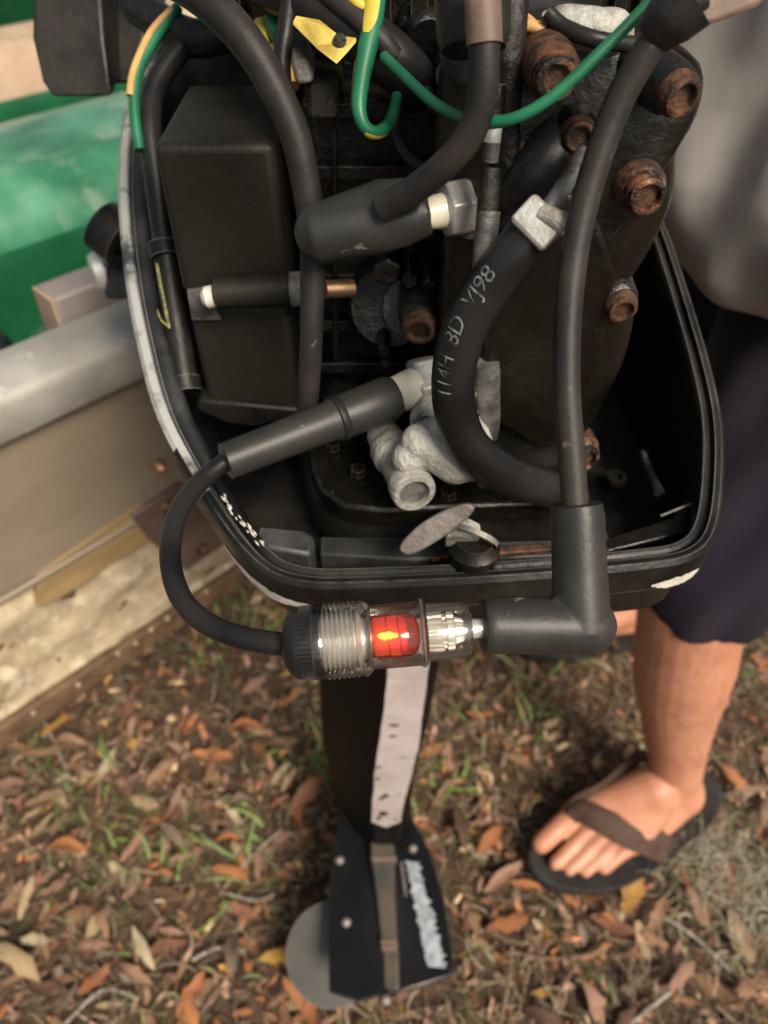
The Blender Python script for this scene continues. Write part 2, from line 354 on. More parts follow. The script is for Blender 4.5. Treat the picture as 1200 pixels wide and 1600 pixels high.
# hull sides, floor, benches
for a in (A0, A1): 
    s = -1 if a == A0 else 1
    obj('hull_side', tbox(min(a, a+s*.02), max(a, a+s*.02), .0, 2.9, .228, .60), M['boat_green'], boat, bevel=.003)
    obj('gunwale', MB().tube([T(a+s*.01, .03, .615), T(a+s*.01, 2.9, .615)], .022, 12, 0), M['hull_alu'], boat)
obj('hull_bottom', tbox(A0+.002, A1-.002, .036, 2.9, .230, .262), M['boat_green'], boat)
obj('bow_panel', tbox(A0-.02, A1+.02, 2.9, 2.93, .23, .64), M['boat_green'], boat)
def bench(b0, b1, z, mtop, mfront):
    mb = MB(); rr = .10
    pr = [(b0, .262)] + [(b0+rr-rr*math.cos(t), z-rr+rr*math.sin(t)) for t in [math.pi/2*k/6 for k in range(7)]] + [((b0+b1)/2+.03, z+.004)] + [(b1-rr+rr*math.sin(t), z-rr+rr*math.cos(t)) for t in [math.pi/2*k/6 for k in range(7)]] + [(b1, .262)]
    mb.rings([[T(a, b, zz) for b, zz in pr] for a in (A0+.002, A1-.002)])
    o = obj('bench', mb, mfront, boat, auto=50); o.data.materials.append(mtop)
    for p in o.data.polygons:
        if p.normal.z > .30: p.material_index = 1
    return o
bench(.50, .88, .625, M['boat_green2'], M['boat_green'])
bench(1.10, 1.42, .640, M['wood_beige'], M['boat_green'])
obj('stern_board', tbox(.085, A1-.01, .045, .085, .60, .705), M['mauve_bar'], boat, bevel=.003)
obj('board_end', tbox(.0815, .0845, .046, .084, .61, .704), M['wood_beige'], boat)
for a in (.1, .8):
    for b in (.7, 2.2):
        t = thing('timber_support', T(a, b, 0), 'stacked timber blocks under the boat hull, %s %s' % ('nearer the transom,' if b < 1 else 'towards the bow,', 'left side' if a < .5 else 'right side'), 'block', 'timber blocks under the boat')
        for k in range(2): obj('beam', tbox(a-.05, a+.05, b-.15, b+.15, -.02+k*.125, .103+k*.125), M['wood_beige'], t, bevel=.003)
# dark gear bag lying behind the transom
bagt = thing('gear_bag', T(-.10, .16, .262), 'slumped black gear bag inside the boat beside the stern board', 'bag')
mb = MB()
for k in range(14): mb.ball(T(-.26+.021*k, .15+.02*math.sin(k*2.1), .60+.014*math.sin(k*1.3)), (.06, .06, .075+.012*math.sin(k)), 12)
mb.ball(T(-.1, .24, .40), (.15, .13, .17), 12)
obj('bag_body', baked(mb, .006, 2), M['gloss_black'], bagt)
obj('orange_trim', MB().tube([T(-.20+.04*k, .075+.01*math.sin(k), .515-.012*k) for k in range(5)], .011, 10, 4), M['orange'], bagt)
obj('strap', MB().tube([T(-.3, .10, .60), T(-.2, .11, .617), T(-.08, .13, .615), T(.02, .2, .57)], .008, 8, 4), M['rubber'], bagt)
ml = thing('mooring_strap', T(-.1, 1.2, .648), 'thin black mooring line lying over the wooden bench at the far left', 'rope')
obj('line', MB().tube([T(-.28, 1.03, .45), T(-.2, 1.06, .60), T(-.12, 1.10, .652), T(.03, 1.22, .656), T(.25, 1.36, .654)], .007, 8, 5), M['rubber'], ml)

# ------------------------------------------------------------------ OUTBOARD MOTOR
MO = Vector((.02, .38, 0))
motor = thing('outboard_motor', MO, 'uncowled black outboard motor with rusty bolts and a worn lower leg', 'outboard motor')
rim_l = [P(470,905,.371), P(600,906,.369), P(800,896,.366), P(1000,878,.366), P(1078,862,.370), P(1110,820,.378), P(1120,730,.392), P(1117,650,.405), P(1100,570,.418), P(1080,500,.43), P(1055,420,.447), P(1030,350,.465),
         Vector((.155,.50,.892)), Vector((.14,.60,.905)), Vector((.08,.66,.93)), Vector((-.06,.68,.94)), P(290,40,.56), P(233,100,.53), P(203,180,.50), P(194,280,.475), P(202,400,.45), P(222,520,.425), P(258,650,.405), P(325,770,.39), P(398,868,.376)]
rl, _ = spline(rim_l, [0]*len(rim_l), 5, closed=True)
def inward(i, n=len(rl)):
    t = rl[(i+1) % n]-rl[i-1]; t.z = 0; t.normalize(); return Vector((-t.y, t.x, 0))
WF = [min(1, max(.66, .66+(-.06-p.x)*8)) if p.y < .62 else .8 for p in rl]     # the rim is widest along its left side
def rim_ring(o, dz=None, z=None):
    o_ = o
    return [Vector(((p+inward(i)*o_*(WF[i] if 0 < o_ < .0162 else 1)).x, (p+inward(i)*o_*(WF[i] if 0 < o_ < .0162 else 1)).y, (p.z+dz) if z is None else z)) for i, p in enumerate(rl)]
def bands(specs, cap0=False, cap1=False):
    mb = MB(); n = len(rl)
    mb.rings([rim_ring(*s) for s in specs], cap=False)
    if cap1: mb.f.append(tuple(len(mb.v)-n+j for j in range(n)))
    if cap0: mb.f.append(tuple(range(n)))
    return mb
pan = obj('lower_cowl', bands([(-.004, -.001), (-.0045, -.006), (-.0035, -.018), (.001, -.0195), (.004, -.026), (.010, None, .757), (.026, None, .748), (.07, None, .722)], cap1=True), M['plastic'], motor, auto=60)
obj('rim_seal', bands([(-.004, -.001), (-.002, .0015), (.0020, .0015), (.0028, -.001)]), M['groove'], pan, label='scuffed outer edge of the cowl rim')
seal = C.objects['rim_seal']; seal.data.materials.append(M['plastic'])
for p in seal.data.polygons:
    c_ = seal.matrix_local @ p.center + MO
    p.material_index = 0 if (c_.x < -.09 and c_.y < .60 and c_.y > .255 and random.random() < (c_.y-.255)/.07) else 1
lipo = obj('rim_lip', bands([(.002, -.001), (.0045, -.003), (.0062, .0005), (.0105, .0012), (.0130, -.001), (.0135, -.008), (.0150, -.022), (.016, None, .752)]), M['rim'], pan, auto=60)
lipo.data.materials.append(M['plastic'])
for p in lipo.data.polygons:
    c_ = p.center + MO; p.material_index = 0 if (c_.x < -.09 and c_.y > .26) else 1
obj('pan_floor', bands([(.0158, None, .764), (.03, None, .760), (.06, None, .768)], cap1=True), M['plastic'], motor, auto=20)
# near inner ledge and ribs of the pan
def bar(name, pts, r, m, parent=motor, seg=10, sm=4, **k): return obj(name, MB().tube(pts, r, seg, sm), m, parent, **k)
obj('ledge', MB().prism([PZ(500,866,.787), PZ(640,874,.787), PZ(905,868,.788), PZ(905,842,.788), PZ(665,848,.787), PZ(655,838,.787), PZ(500,838,.787)], (0,0,-.02)), M['rim'], motor, bevel=.0012)
obj('ledge', MB().prism([PZ(392,850,.80), PZ(486,868,.795), PZ(492,838,.797), PZ(476,828,.797), PZ(404,820,.80)], (0,0,-.035)), M['rim'], motor, bevel=.002)
obj('ledge', MB().prism([PZ(945,862,.790), PZ(1075,832,.793), PZ(1092,770,.80), PZ(1075,772,.80), PZ(1050,808,.795), PZ(945,842,.790)], (0,0,-.02)), M['engine'], motor, bevel=.0012)
obj('reflection_streak', MB().prism([PZ(672,872,.7905), PZ(760,866,.791), PZ(868,858,.791), PZ(868,848,.791), PZ(780,854,.791), PZ(690,864,.7905)], (0,0,-.004)), M['rust_dark'], motor, bevel=.0008)  # brown bar painting in a golden reflection along the ledge
bar('wire_clip', [PZ(1032,806,.80), PZ(1065,793,.803), PZ(1101,781,.806)], .0008, M['greymetal'])
bar('rib', [P(1003,706,.42), P(1012,735,.415), P(1030,770,.405)], .0030, M['engine_dark'])
for px, py in ((962, 752), (1062, 640)): c = PZ(px, py, .770); obj('drain_hole', MB().lathe(c, c+Vector((0,0,.004)), [(0,.006),(1,.006),(1,.0035),(.2,.0035)], 14), M['engine_dark'], motor)
# bare chips on the rim
def chip(pix, d, th=.0008, m='pale_chip', name='bare_patch'):
    pts = [P(x, y, d) for x, y in pix]; c = sum(pts, Vector())/len(pts); return obj(name, MB().prism(pts, (Vector((0,0,CAM_Z))-c).normalized()*th), M[m], pan)
def near_face(px, py, extra=0):     # point on the outer wall of the pan under a pixel
    best = None
    for i, p in enumerate(rl):
        for dz in (-.003,-.006, -.010, -.014, -.018, -.0195,-.022, -.026):
            q = p - inward(i)*(.0045 if dz > -.019 else -.002) + Vector((0,0,dz)); d = (q.y+CAM_Z-q.z)*K
            sx = 600+1200*q.x/d; sy = 800-1200*((q.y-(CAM_Z-q.z))*K)/d
            e = (sx-px)**2+(sy-py)**2
            if best is None or e < best[0]: best = (e, d)
    return P(px, py, best[1]-.0014-extra)
def chip2(pix, name='bare_patch'):
    c = [near_face(x, y) for x, y in pix]; return obj(name, MB().prism(c, (0, -.0006, .0006)), M['pale_chip'], pan, smooth=False)
def shell_patch(i0, i1, lo, hi, name='bare_patch', jag=.25):   # worn area that follows the cowl's outer shell
    specs = [(-.0045, -.006), (-.0035, -.018), (.001, -.0195), (.004, -.026), (.010, None, .757), (.026, None, .748)]
    rg = [rim_ring(*q) for q in specs]; n = len(rl); V = []; idx = [k % n for k in range(i0, i1+1)]
    def at(k, t):
        t = min(max(t, 0), len(specs)-1.001); a = int(t); return rg[a][k].lerp(rg[a+1][k], t-a)
    mb = MB(); m = 7
    sub = []
    for q in range(len(idx)-1): sub += [(idx[q], idx[q+1], w) for w in (0, .34, .67)]
    for q, (ka, kb, w) in enumerate(sub):
        e = math.sin(math.pi*(q+.3)/(len(sub)))**.5; l = lo+(hi-lo)*.5*(1-e)+random.uniform(-jag, jag)*.5; h = hi-(hi-lo)*.5*(1-e)+random.uniform(-jag, jag)*.5
        for g_ in range(m):
            t = l+(h-l)*g_/(m-1); p = at(ka, t).lerp(at(kb, t), w); mb.v.append(p - inward(ka)*.0005)
    for q in range(len(sub)-1):
        for g_ in range(m-1): a = q*m+g_; mb.f.append((a, a+1, a+m+1, a+m))
    return obj(name, mb, M['pale_chip'], pan, auto=0)
shell_patch(-8, 1, .42, 1.02, jag=.12)
shell_patch(16, 22, .35, 1.0, jag=.12)
shell_patch(10, 12, .75, 1.0, jag=.05)
for k in range(26):
    a = random.random(); x = 345+62*a+random.uniform(-4, 6); y = 775+78*a+random.uniform(-5, 5)
    c = P(x, y, .3835-.012*a); L_ = random.uniform(.0008, .0028); dv = (P(410,860,.37)-P(340,770,.384)).normalized()*L_; obj('paint_nick', MB().tube([c-dv, c, c+dv*.8], [.0001, random.uniform(.0003,.0006), .0001], 6, 0), M['pale_chip'], pan)

# --- engine block and head plate
outl = [(700,60),(760,30),(880,20),(980,40),(1040,75),(1100,105),(1097,165),(1062,205),(1058,290),(1040,345),(1006,408),(986,442),(992,500),(975,570),(938,645),(908,698),(900,740),(872,772),(818,768),(770,735),(705,690),(685,600),(690,400),(680,250),(690,140)]
hpts, _ = spline([PF(x, y, .309) for x, y in outl], [0]*len(outl), 4, closed=True)
hc_ = sum(hpts, Vector())/len(hpts)
def hring(k, y): return [Vector((hc_.x+(p.x-hc_.x)*k, y, hc_.z+(p.z-hc_.z)*k)) for p in hpts]
head = obj('cylinder_head', MB().rings([hring(1, .327), hring(1.0, .315), hring(.985, .3105), hring(.955, .3075), hring(.90, .3050), hring(.78, .3020), hring(.60, .2998), hring(.35, .2985), hring(.08, .2980)]), M['engine'], motor, auto=60)
obj('head_gasket', MB().prism([PF(600+(x-600)*.985+2, 400+(y-400)*.985, .3271) for x, y in outl], (0, .003, 0)), M['rust_dark'], head)
obj('cylinder_block', MB().prism([PF(600+(x-600)*.96+4, 400+(y-400)*.97, .3302) for x, y in outl], (0, .14, 0)), M['engine_dark'], motor, bevel=.004)
# raised web on the head
obj('water_jacket', MB().prism([PF(x, y, .3045) for x, y in [(780,330),(860,260),(930,330),(960,420),(940,520),(900,620),(850,690),(780,650),(752,560),(762,430)]], (0, -.0085, 0)), M['engine'], head, bevel=.0030, seg=4)
def head_bolt(px, py, f, r, boss=.016, tilt=(0,0), m='rust'):
    c = PF(px, py, f-.002); ax = Vector((tilt[0], -1, tilt[1])).normalized()
    b = obj('bolt', MB().lathe(c+ax*0, c-ax*.004, [(0, r*.55), (0, r*.78), (.0, r), (.25, r*1.06), (1, r*1.06)], 20, cap=False), M[m], motor)
    me = MB().lathe(c+ax*.0005, c-ax*.006, [(.5, r*.99), (0, r*.97), (-.22, r*.90), (-.28, r*.80), (-.26, r*.66), (-.10, r*.60), (.6, r*.56)], 28, cap=False)
    obj('socket', me, M[m], b)
    obj('hex_recess', MB().lathe(c-ax*.0002, c-ax*.0024, [(0, r*.66), (.1, r*.60), (1, r*.52)], 6), M['rust_dark'], b, smooth=False)
    obj('boss', MB().lathe(c-ax*.0035, c-ax*boss, [(0, r*1.10), (.12, r*1.26), (1, r*1.40)], 24), M['oily'] if m != 'rust' else M['rust_dark'], b)
    return b
head_bolt(868,122,.285,.0073, .03); head_bolt(1064,150,.285,.0072,.03, (.35,-.1),'rust_dark'); head_bolt(1010,305,.292,.0076, .02,(.1,0)); head_bolt(972,482,.296,.0068,.014,(.15,-.15),'rust_dark')
head_bolt(914,716,.300,.0080,.012,(.3,0)); head_bolt(655,514,.318,.0085,.03,(-.1,-.2),'rust_dark'); head_bolt(905,212,.292,.0058,.018,m='rust_dark')
obj('boss', MB().lathe(PF(645,480,.345), PF(640,470,.39), [(0,.012),(.0,.015),(1,.017)], 20), M['engine'], motor)
# crankcase behind the plugs
B = MB(); B.box((-.036,.372,.775), (.045,.52,.968)); obj('crankcase', B, M['engine_dark'], motor, bevel=.006)
for k in range(7): obj('cooling_rib', MB().box((-.036,.364,.80+.027*k), (.020,.372,.807+.027*k)), M['engine_dark'], motor, bevel=.001)
bar('seam', [PF(523,200,.363), PF(524,380,.363), PF(525,560,.363)], .0014, M['engine_dark'])
bar('copper_highlight', [PF(508,452,.345), PF(552,450,.35)], .0045, M['copper'])  # copper-coloured highlight put in as a short bar
obj('pulse_cover', MB().lathe(PF(610,480,.35), PF(612,470,.375), [(0,.008),(0,.020),(.3,.024),(1,.024)], 28), M['engine_dark'], motor)
for px, py, r in ((670,440,.005),(700,455,.006),(640,430,.005),(605,420,.007),(690,470,.006),(600,540,.004),(603,560,.003),(733,405,.006)):
    c = PF(px, py, .335); obj('bolt', MB().lathe(c+Vector((0,-.006,0)), c+Vector((0,.02,0)), [(0,r*.7),(.08,r),(1,r)], 6, cap=True), M['oily'] if px != 733 else M['copper'], motor)
# exhaust adapter plate
obj('adapter_plate', MB().prism([PZ(x, y, .813) for x, y in [(480,690),(486,730),(500,765),(540,790),(600,797),(880,783),(905,750),(880,690),(700,660),(500,640)]], (0,0,-.012)), M['engine'], motor, bevel=.002)
obj('adapter_gasket', MB().prism([PZ(x, y, .8008) for x, y in [(466,690),(474,735),(490,775),(535,801),(600,808),(890,793),(915,755),(890,690),(700,660),(500,630)]], (0,0,-.03)), M['plastic'], motor, bevel=.004, seg=3)
for px, py in ((560,740),(700,775),(840,770),(520,700)): c = PZ(px, py, .814); obj('bolt', MB().lathe(c, c+Vector((0,0,.004)), [(0,.0045),(1,.004)], 6), M['engine'], motor)
# --- ignition box
def bxw(x0,x1,y0,y1,z0,z1): return MB().box((x0,y0,z0),(x1,y1,z1))
ib = obj('ignition_box', bxw(-.104,-.0495,.360,.447,.879,.953), M['box'], motor, bevel=.004, seg=3)
obj('lower_box', bxw(-.1035,-.0500,.362,.446,.800,.871), M['box'], ib, bevel=.004, seg=3)
obj('box_core', bxw(-.099,-.0540,.366,.444,.798,.90), M['engine_dark'], ib)
obj('box_tray', MB().prism([PF(305,640,.357),PF(355,664,.357),PF(400,668,.357),(PF(470,650,.357)),PF(470,640,.357),PF(310,625,.357)], (0,.07,0)), M['plastic'], ib, bevel=.002)
rod = obj('pivot_rod', MB().lathe(PF(335,458,.350), PF(462,452,.352), [(0,.0062),(.03,.0076),(.97,.0076),(1,.006)], 20), M['box'], motor)
obj('rod_end', MB().lathe(PF(316,466,.350), PF(338,462,.350), [(0,.001),(.05,.0035),(.35,.0055),(1,.0055)], 18), M['pale_chip'], rod)
obj('rod_collar', MB().lathe(PF(455,452,.350), PF(480,451,.350), [(0,.0085),(1,.0085)], 18), M['greymetal'], rod)
obj('small_plate', MB().prism([PF(292,455,.358),PF(322,450,.358),PF(345,500,.358),PF(300,500,.358)], (0,.004,0)), M['greymetal'], ib)
# --- clip, sleeve and left conduit
bar('conduit', [P(330,42,.43), P(285,75,.43), P(243,135,.425), P(234,200,.42), P(245,290,.42), P(258,385,.42)], .0063, M['cable'], seg=16)
bar('sleeve', [P(258,380,.42), P(272,480,.425), P(290,600,.43)], .0070, M['plastic'], seg=14)
obj('clip', MB().lathe(P(256,380,.419), P(260,402,.419), [(0,.0085),(1,.0085)], 12), M['plastic'], motor)
obj('clip', MB().lathe(P(288,590,.428), P(292,612,.428), [(0,.0085),(1,.0085)], 12), M['plastic'], motor)
w1 = bar('earth_wire', [P(278,12,.425), P(245,55,.42), P(215,115,.415), P(210,170,.413), P(218,235,.413)], .0030, M['green'], seg=10)
bar('yellow_stripe', [P(268,16,.4225), P(235,52,.4175), P(209,110,.4125), P(203,150,.411)], .0021, M['tan_wire'], parent=w1, seg=10)
bar('yellow_thread', [P(245,412,.412), P(252,450,.412), P(262,500,.412), P(264,512,.412)], .0009, M['olive_thread'], seg=6)
bar('yellow_thread', [P(246,485,.412), P(252,500,.412), P(266,513,.412)], .0006, M['olive_thread'], seg=6)
# --- big cable from top left
bar('harness_cable', [P(255,-40,.29), P(322,0,.285), P(385,65,.285), P(430,140,.29), P(462,215,.297), P(478,290,.305), P(488,370,.315), P(488,450,.325), P(486,540,.336), P(480,640,.36)], [.0066,.0068,.0066,.0062,.0060,.0058,.0054,.0052,.005,.005], M['cable_dusty'], seg=18)
# --- top cross harness
bar('harness_cable', [P(215,10,.44), P(300,60,.43), P(380,40,.42), P(440,10,.40)], .010, M['cable'], seg=14)
bar('harness_cable', [P(400,-40,.32), P(500,15,.315), P(570,60,.312), P(620,100,.315), P(655,140,.33)], .0105, M['cable'], seg=16)
bar('harness_cable', [P(470,-40,.308), P(545,18,.303), P(588,55,.302), P(614,90,.306)], .0045, M['cable_dusty'], seg=12)
bar('harness_cable', [P(455,-20,.31), P(448,40,.315), P(440,110,.32), P(450,180,.33)], .004, M['cable'], seg=10)
for pts in ([(412,36),(411,60),(408,80)], [(432,75),(440,105),(452,138)]): 
    r = .0055; q = [P(x, y, .335) for x, y in pts]; bar('yellow_wire', q, [r*.8, r, r*.9], M['tan_wire'] if pts[0][0] > 420 else M['yellow'])
bar('green_wire', [P(424,30,.33), P(434,48,.328), P(440,62,.33)], .004, M['green'])
tg = obj('yellow_tag', MB().prism([P(457,40,.299), P(462,31,.299), P(500,38,.299), P(530,62,.299), P(558,66,.299), P(543,84,.299), P(526,102,.299), P(495,78,.299)], (0,.0015,.0015)), M['yellow_tag'], motor, bevel=.0006)
bar('yellow_wire', [P(548,-6,.30), P(562,8,.30), P(585,28,.302)], .0026, M['yellow'])
obj('tag_hole', MB().lathe(P(531,63,.2988), P(531,63,.2975), [(0,.0026),(1,.0026)], 12), M['engine_dark'], tg)
def pbox(pix, d, depth): return MB().prism([P(x, y, d) for x, y in pix], P(600,500,1).normalized()*depth if False else Vector((0,depth,0)))
obj('connector', pbox([(475,122),(532,120),(533,188),(478,190)], .335, .05), M['box'], motor, bevel=.003)
obj('connector', pbox([(446,68),(475,66),(492,130),(462,134)], .33, .02), M['greymetal'], motor, bevel=.002)
# --- green wire sweep, loop
bar('earth_wire', [P(1040,-20,.235), P(1012,8,.238), P(940,80,.243), P(862,152,.25), P(800,186,.256), P(740,190,.264), P(680,162,.275), P(625,112,.285), P(600,88,.29)], .0020, M['green'], seg=12)
lp = bar('wire_loop', [P(588,-20,.30), P(583,30,.30), P(574,75,.30), P(565,125,.30), P(561,170,.30), P(570,198,.302), P(588,207,.305), P(606,195,.31), P(617,168,.315), P(622,130,.32)], [.0042,.0041,.0040,.0034,.0029,.0026,.0025,.0025,.0023,.002], M['green'], seg=12)
def helix_strip(pts, rads, turns, ph, a0, a1, wd):
    q, rr = spline([Vector(p) for p in pts], rads, 10); n = len(q); mb = MB(); k0, k1 = int(a0*n), int(a1*n); nr = None
    for k in range(k0, k1):
        t = (q[min(k+1, n-1)]-q[max(k-1, 0)]).normalized(); toc = (Vector((0,0,CAM_Z))-q[k]).normalized(); n1 = (toc-t*toc.dot(t)).normalized(); b1 = t.cross(n1)
        an = ph+turns*2*math.pi*k/n
        for o_ in (-1, -.5, 0, .5, 1):
            e = wd*math.sin(math.pi*(k-k0+.4)/(k1-k0))**.5; mb.v.append(q[k]+(n1*math.cos(an+o_*e)+b1*math.sin(an+o_*e))*(rr[k]+.0002))
    m = k1-k0
    for k in range(m-1):
        for o_ in range(4): mb.f.append((k*5+o_, k*5+o_+1, k*5+o_+6, k*5+o_+5))
    return mb
LPT = [P(588,-20,.30), P(583,30,.30), P(574,75,.30), P(565,125,.30), P(561,170,.30), P(570,198,.302), P(588,207,.305), P(606,195,.31), P(617,168,.315), P(622,130,.32)]; LPR = [.0042,.0041,.0040,.0034,.0029,.0026,.0025,.0025,.0023,.002]
for a0, a1, ph in ((0, .20, .3), (.28, .52, 1.2), (.58, .76, .2), (.80, .93, 1.2)): obj('yellow_stripe', helix_strip(LPT, LPR, 1.1 if a0 else .2, ph-a0*6 if a0 else .2, a0, a1, .75), M['yellow'], lp, auto=0)
bar('thin_hose', [P(622,130,.33), P(617,190,.33), P(628,232,.328), P(655,258,.325), P(700,268,.32), P(765,262,.325)], .0024, M['cable'], seg=10)
# --- middle plug wire, upper boot and plug
bar('plug_wire', [P(752,-30,.240), P(755,40,.243), P(757,100,.247), P(752,160,.253), P(730,218,.261), P(690,262,.269), P(645,298,.278), P(600,325,.288)], .0051, M['cable_dusty'], seg=18)
obj('wire_sleeve', MB().tube([P(752,-30,.2395), P(755,20,.2415), P(757,70,.2445)], .0058, 16, 4), M['brown_sleeve'], motor)
obj('grommet', MB().lathe(P(738,-40,.258), P(740,78,.263), [(0,.0135),(.85,.0125),(1,.0110)], 20), M['rubber'], motor)
ub = baked(MB().capsule(P(503,362,.305), P(600,328,.303), .0112, .0116).lathe(P(488,367,.306), P(672,332,.300), [(0,.0112),(.03,.0120),(.6,.0118),(.78,.0110),(.93,.0092),(1,.0085)], 28).capsule(P(600,322,.300), P(628,306,.290), .0105, .0066), .0009, 8)
obj('plug_boot', ub, M['boot'], motor, auto=0, label='fat upper spark plug boot')
sp = obj('spark_plug', MB().lathe(P(665,334,.302), P(700,328,.304), [(0,.0060),(.5,.0066),(1,.0070)], 22), M['porcelain'], motor)
obj('plug_hex', MB().lathe(P(692,329,.304), P(735,322,.306), [(0,.0080),(.1,.0112),(.85,.0115),(1,.010)], 6), M['hex'], sp, bevel=.0008)
obj('plug_seat', MB().lathe(P(735,322,.306), P(760,318,.315), [(0,.0125),(.6,.0125),(1,.011)], 24), M['greymetal'], sp)
# --- right plug wire and elbow boot
bar('plug_wire', [P(1095,-10,.225), P(1050,28,.228), P(1003,92,.235), P(962,170,.243), P(930,260,.25), P(906,350,.256), P(892,440,.26), P(886,530,.262), P(886,620,.264), P(893,710,.266), P(899,800,.268)], .0047, M['cable_dusty'], seg=18)
obj('wire_grommet', MB().tube([P(1018,60,.2325), P(1050,26,.2275), P(1085,-4,.2235)], [.0058,.0085,.009], 16, 4), M['rubber'], motor)
obj('ignition_coil', MB().prism([P(1062,12,.27), P(1110,-40,.27), P(1230,-60,.27), P(1195,12,.27), P(1120,40,.27), P(1075,50,.27)], (0,.05,.0)), M['brown_sleeve'], motor, bevel=.004)
eb = MB()
eb.lathe(P(902,797,.269), P(909,985,.272), [(0,.0088),(.02,.0094),(.5,.0096),(1,.0104)], 32)
eb.ball(P(914,978,.2725), (.0112,.0104,.0108), 24)
eb.lathe(P(915,978,.272), P(753,976,.270), [(0,.0100),(.6,.0102),(.93,.0102),(1,.0094)], 32)
eb.capsule(P(925,1005,.272), P(927,1018,.2725), .0035, .002)
eb.tube([P(868,930,.271), P(890,968,.270)], [.005,.006], 12, 0)
obj('elbow_boot', baked(eb, .0008, 5), M['boot'], motor, auto=0, label='right angle rubber boot pushed onto the tester')
obj('boot_collar', MB().lathe(P(901,786,.2685), P(902,803,.269), [(0,.0058),(.1,.0088),(.9,.0092),(1,.0088)], 28), M['boot'], motor)
# --- hose with print
hp = [P(850,342,.272), P(805,398,.278), P(762,452,.287), P(727,512,.298), P(709,580,.312), P(712,645,.325), P(738,702,.335), P(795,742,.350), P(860,765,.372), P(895,778,.40)]
hr = .0090
hs_, _ = spline(hp, [0]*len(hp), 12)
hose = obj('coolant_hose', MB().tube(hp, hr, 24, 12), M['cable'], motor, auto=0, label='black hose with worn white printed characters')
def hose_text(s, s0, height):
    cu = bpy.data.curves.new('t', 'FONT'); cu.body = s; cu.size = height*1.35; cu.space_character = .95
    o = bpy.data.objects.new('t', cu); C.objects.link(o); dg = bpy.context.evaluated_depsgraph_get(); dg.update()
    me = o.evaluated_get(dg).to_mesh(); bm = bmesh.new(); bm.from_mesh(me); bpy.data.objects.remove(o)
    bmesh.ops.triangulate(bm, faces=bm.faces[:]); bmesh.ops.subdivide_edges(bm, edges=[e for e in bm.edges if e.calc_length() > .001], cuts=2)
    L = [0]
    for a, b in zip(hs_, hs_[1:]): L.append(L[-1]+(b-a).length)
    mb = MB()
    for v in bm.verts:
        s_ = s0 - v.co.x                        # text runs from the low end up towards the fitting
        s_ = min(max(s_, 0), L[-1]-1e-5); k = max(i for i in range(len(L)-1) if L[i] <= s_)
        f = (s_-L[k])/(L[k+1]-L[k]); p = hs_[k].lerp(hs_[k+1], f); t = (hs_[k+1]-hs_[k]).normalized()
        toc = (Vector((0,0,CAM_Z))-p).normalized(); n = (toc-t*toc.dot(t)).normalized(); side = t.cross(n)   # +side = right of travel
        ang = (v.co.y-height*.5)/hr + .42
        q = p + (n*math.cos(ang)+side*math.sin(ang)*SGN)*(hr+.00025)
        mb.v.append(q)
    for f in bm.faces: mb.f.append(tuple(v.index for v in f.verts))
    bm.free(); return mb
SGN = 1
t0 = hose_text('114H  8D  VJ98', .0765, .0066)
obj('printed_characters', t0, M['print'], hose, smooth=False)
obj('hose_nut', MB().lathe(P(822,372,.272), P(862,330,.268), [(0,.0095),(.08,.0112),(.9,.0112),(1,.0095)], 4), M['hex'], motor, bevel=.0014)
bar('nipple', [P(855,330,.268), P(885,285,.27), P(912,240,.275)], .0032, M['greymetal'])
bar('crimp', [P(845,330,.263), P(885,352,.262)], [.003,.004], M['alu'])
bar('coolant_hose', [P(775,345,.325), P(800,318,.305), P(835,275,.290), P(870,225,.287), P(905,165,.295), P(915,120,.31)], .010, M['cable'], seg=16)
# vertical connector stack
for k, (y0, y1, r, m) in enumerate([(130,180,.0040,'engine'),(190,222,.0034,'hex'),(222,252,.0030,'greymetal'),(262,330,.0040,'engine_dark'),(330,420,.0045,'greymetal')]):
    obj('fitting', MB().lathe(P(775-.06*(y0-130), y0, .270+.00006*(y0-130)), P(773-.06*(y1-130), y1, .272+.00006*(y1-130)), [(0,r),(1,r)], 10), M[m], motor)
bar('vertical_hose', [P(800,-20,.262), P(795,60,.266), P(790,140,.275), P(787,200,.285), P(800,300,.30)], .0062, M['engine_dark'])
bar('tan_wire', [P(786,60,.272), P(800,46,.268), P(825,40,.266), P(850,48,.266)], .0022, M['tan_wire'])
bar('tan_wire', [P(845,52,.268), P(830,34,.268), P(812,22,.27)], .0016, M['tan_wire'])
bar('black_wire', [P(855,20,.262), P(880,42,.262), P(930,62,.258), P(990,70,.262)], .0028, M['cable'])
# flywheel and starter parts at the top
fw = obj('flywheel', MB().lathe((.03,.52,.985), (.03,.52,1.012), [(0,.03),(0,.135),(.2,.142),(.8,.142),(1,.134),(1,.03)], 64), M['engine_dark'], motor)
for k in range(60):
    a = 2*math.pi*k/60
    if math.sin(a) < .2:
        c = Vector((.03+.1435*math.cos(a), .52+.1435*math.sin(a), .9985)); q = Matrix.Translation(c) @ Matrix.Rotation(a, 4, 'Z')
        obj('tooth', MB().box((-.003,-.0035,-.009), (.003,.0035,.009), q), M['engine'], fw, smooth=False)
bar('spring', [P(690+14*math.cos(t)+t*3.0, 110+22*math.sin(t)+t*1.5, .31) for t in [k*.7 for k in range(26)]], .0014, M['greymetal'], seg=8, sm=3)
obj('carburettor', baked(MB().capsule(P(640,120,.37), P(720,140,.36), .018, .016).capsule(P(690,60,.34), P(700,180,.36), .014, .013).capsule(P(740,200,.33), P(820,230,.325), .010, .012), .0018, 4), M['oily'], motor)
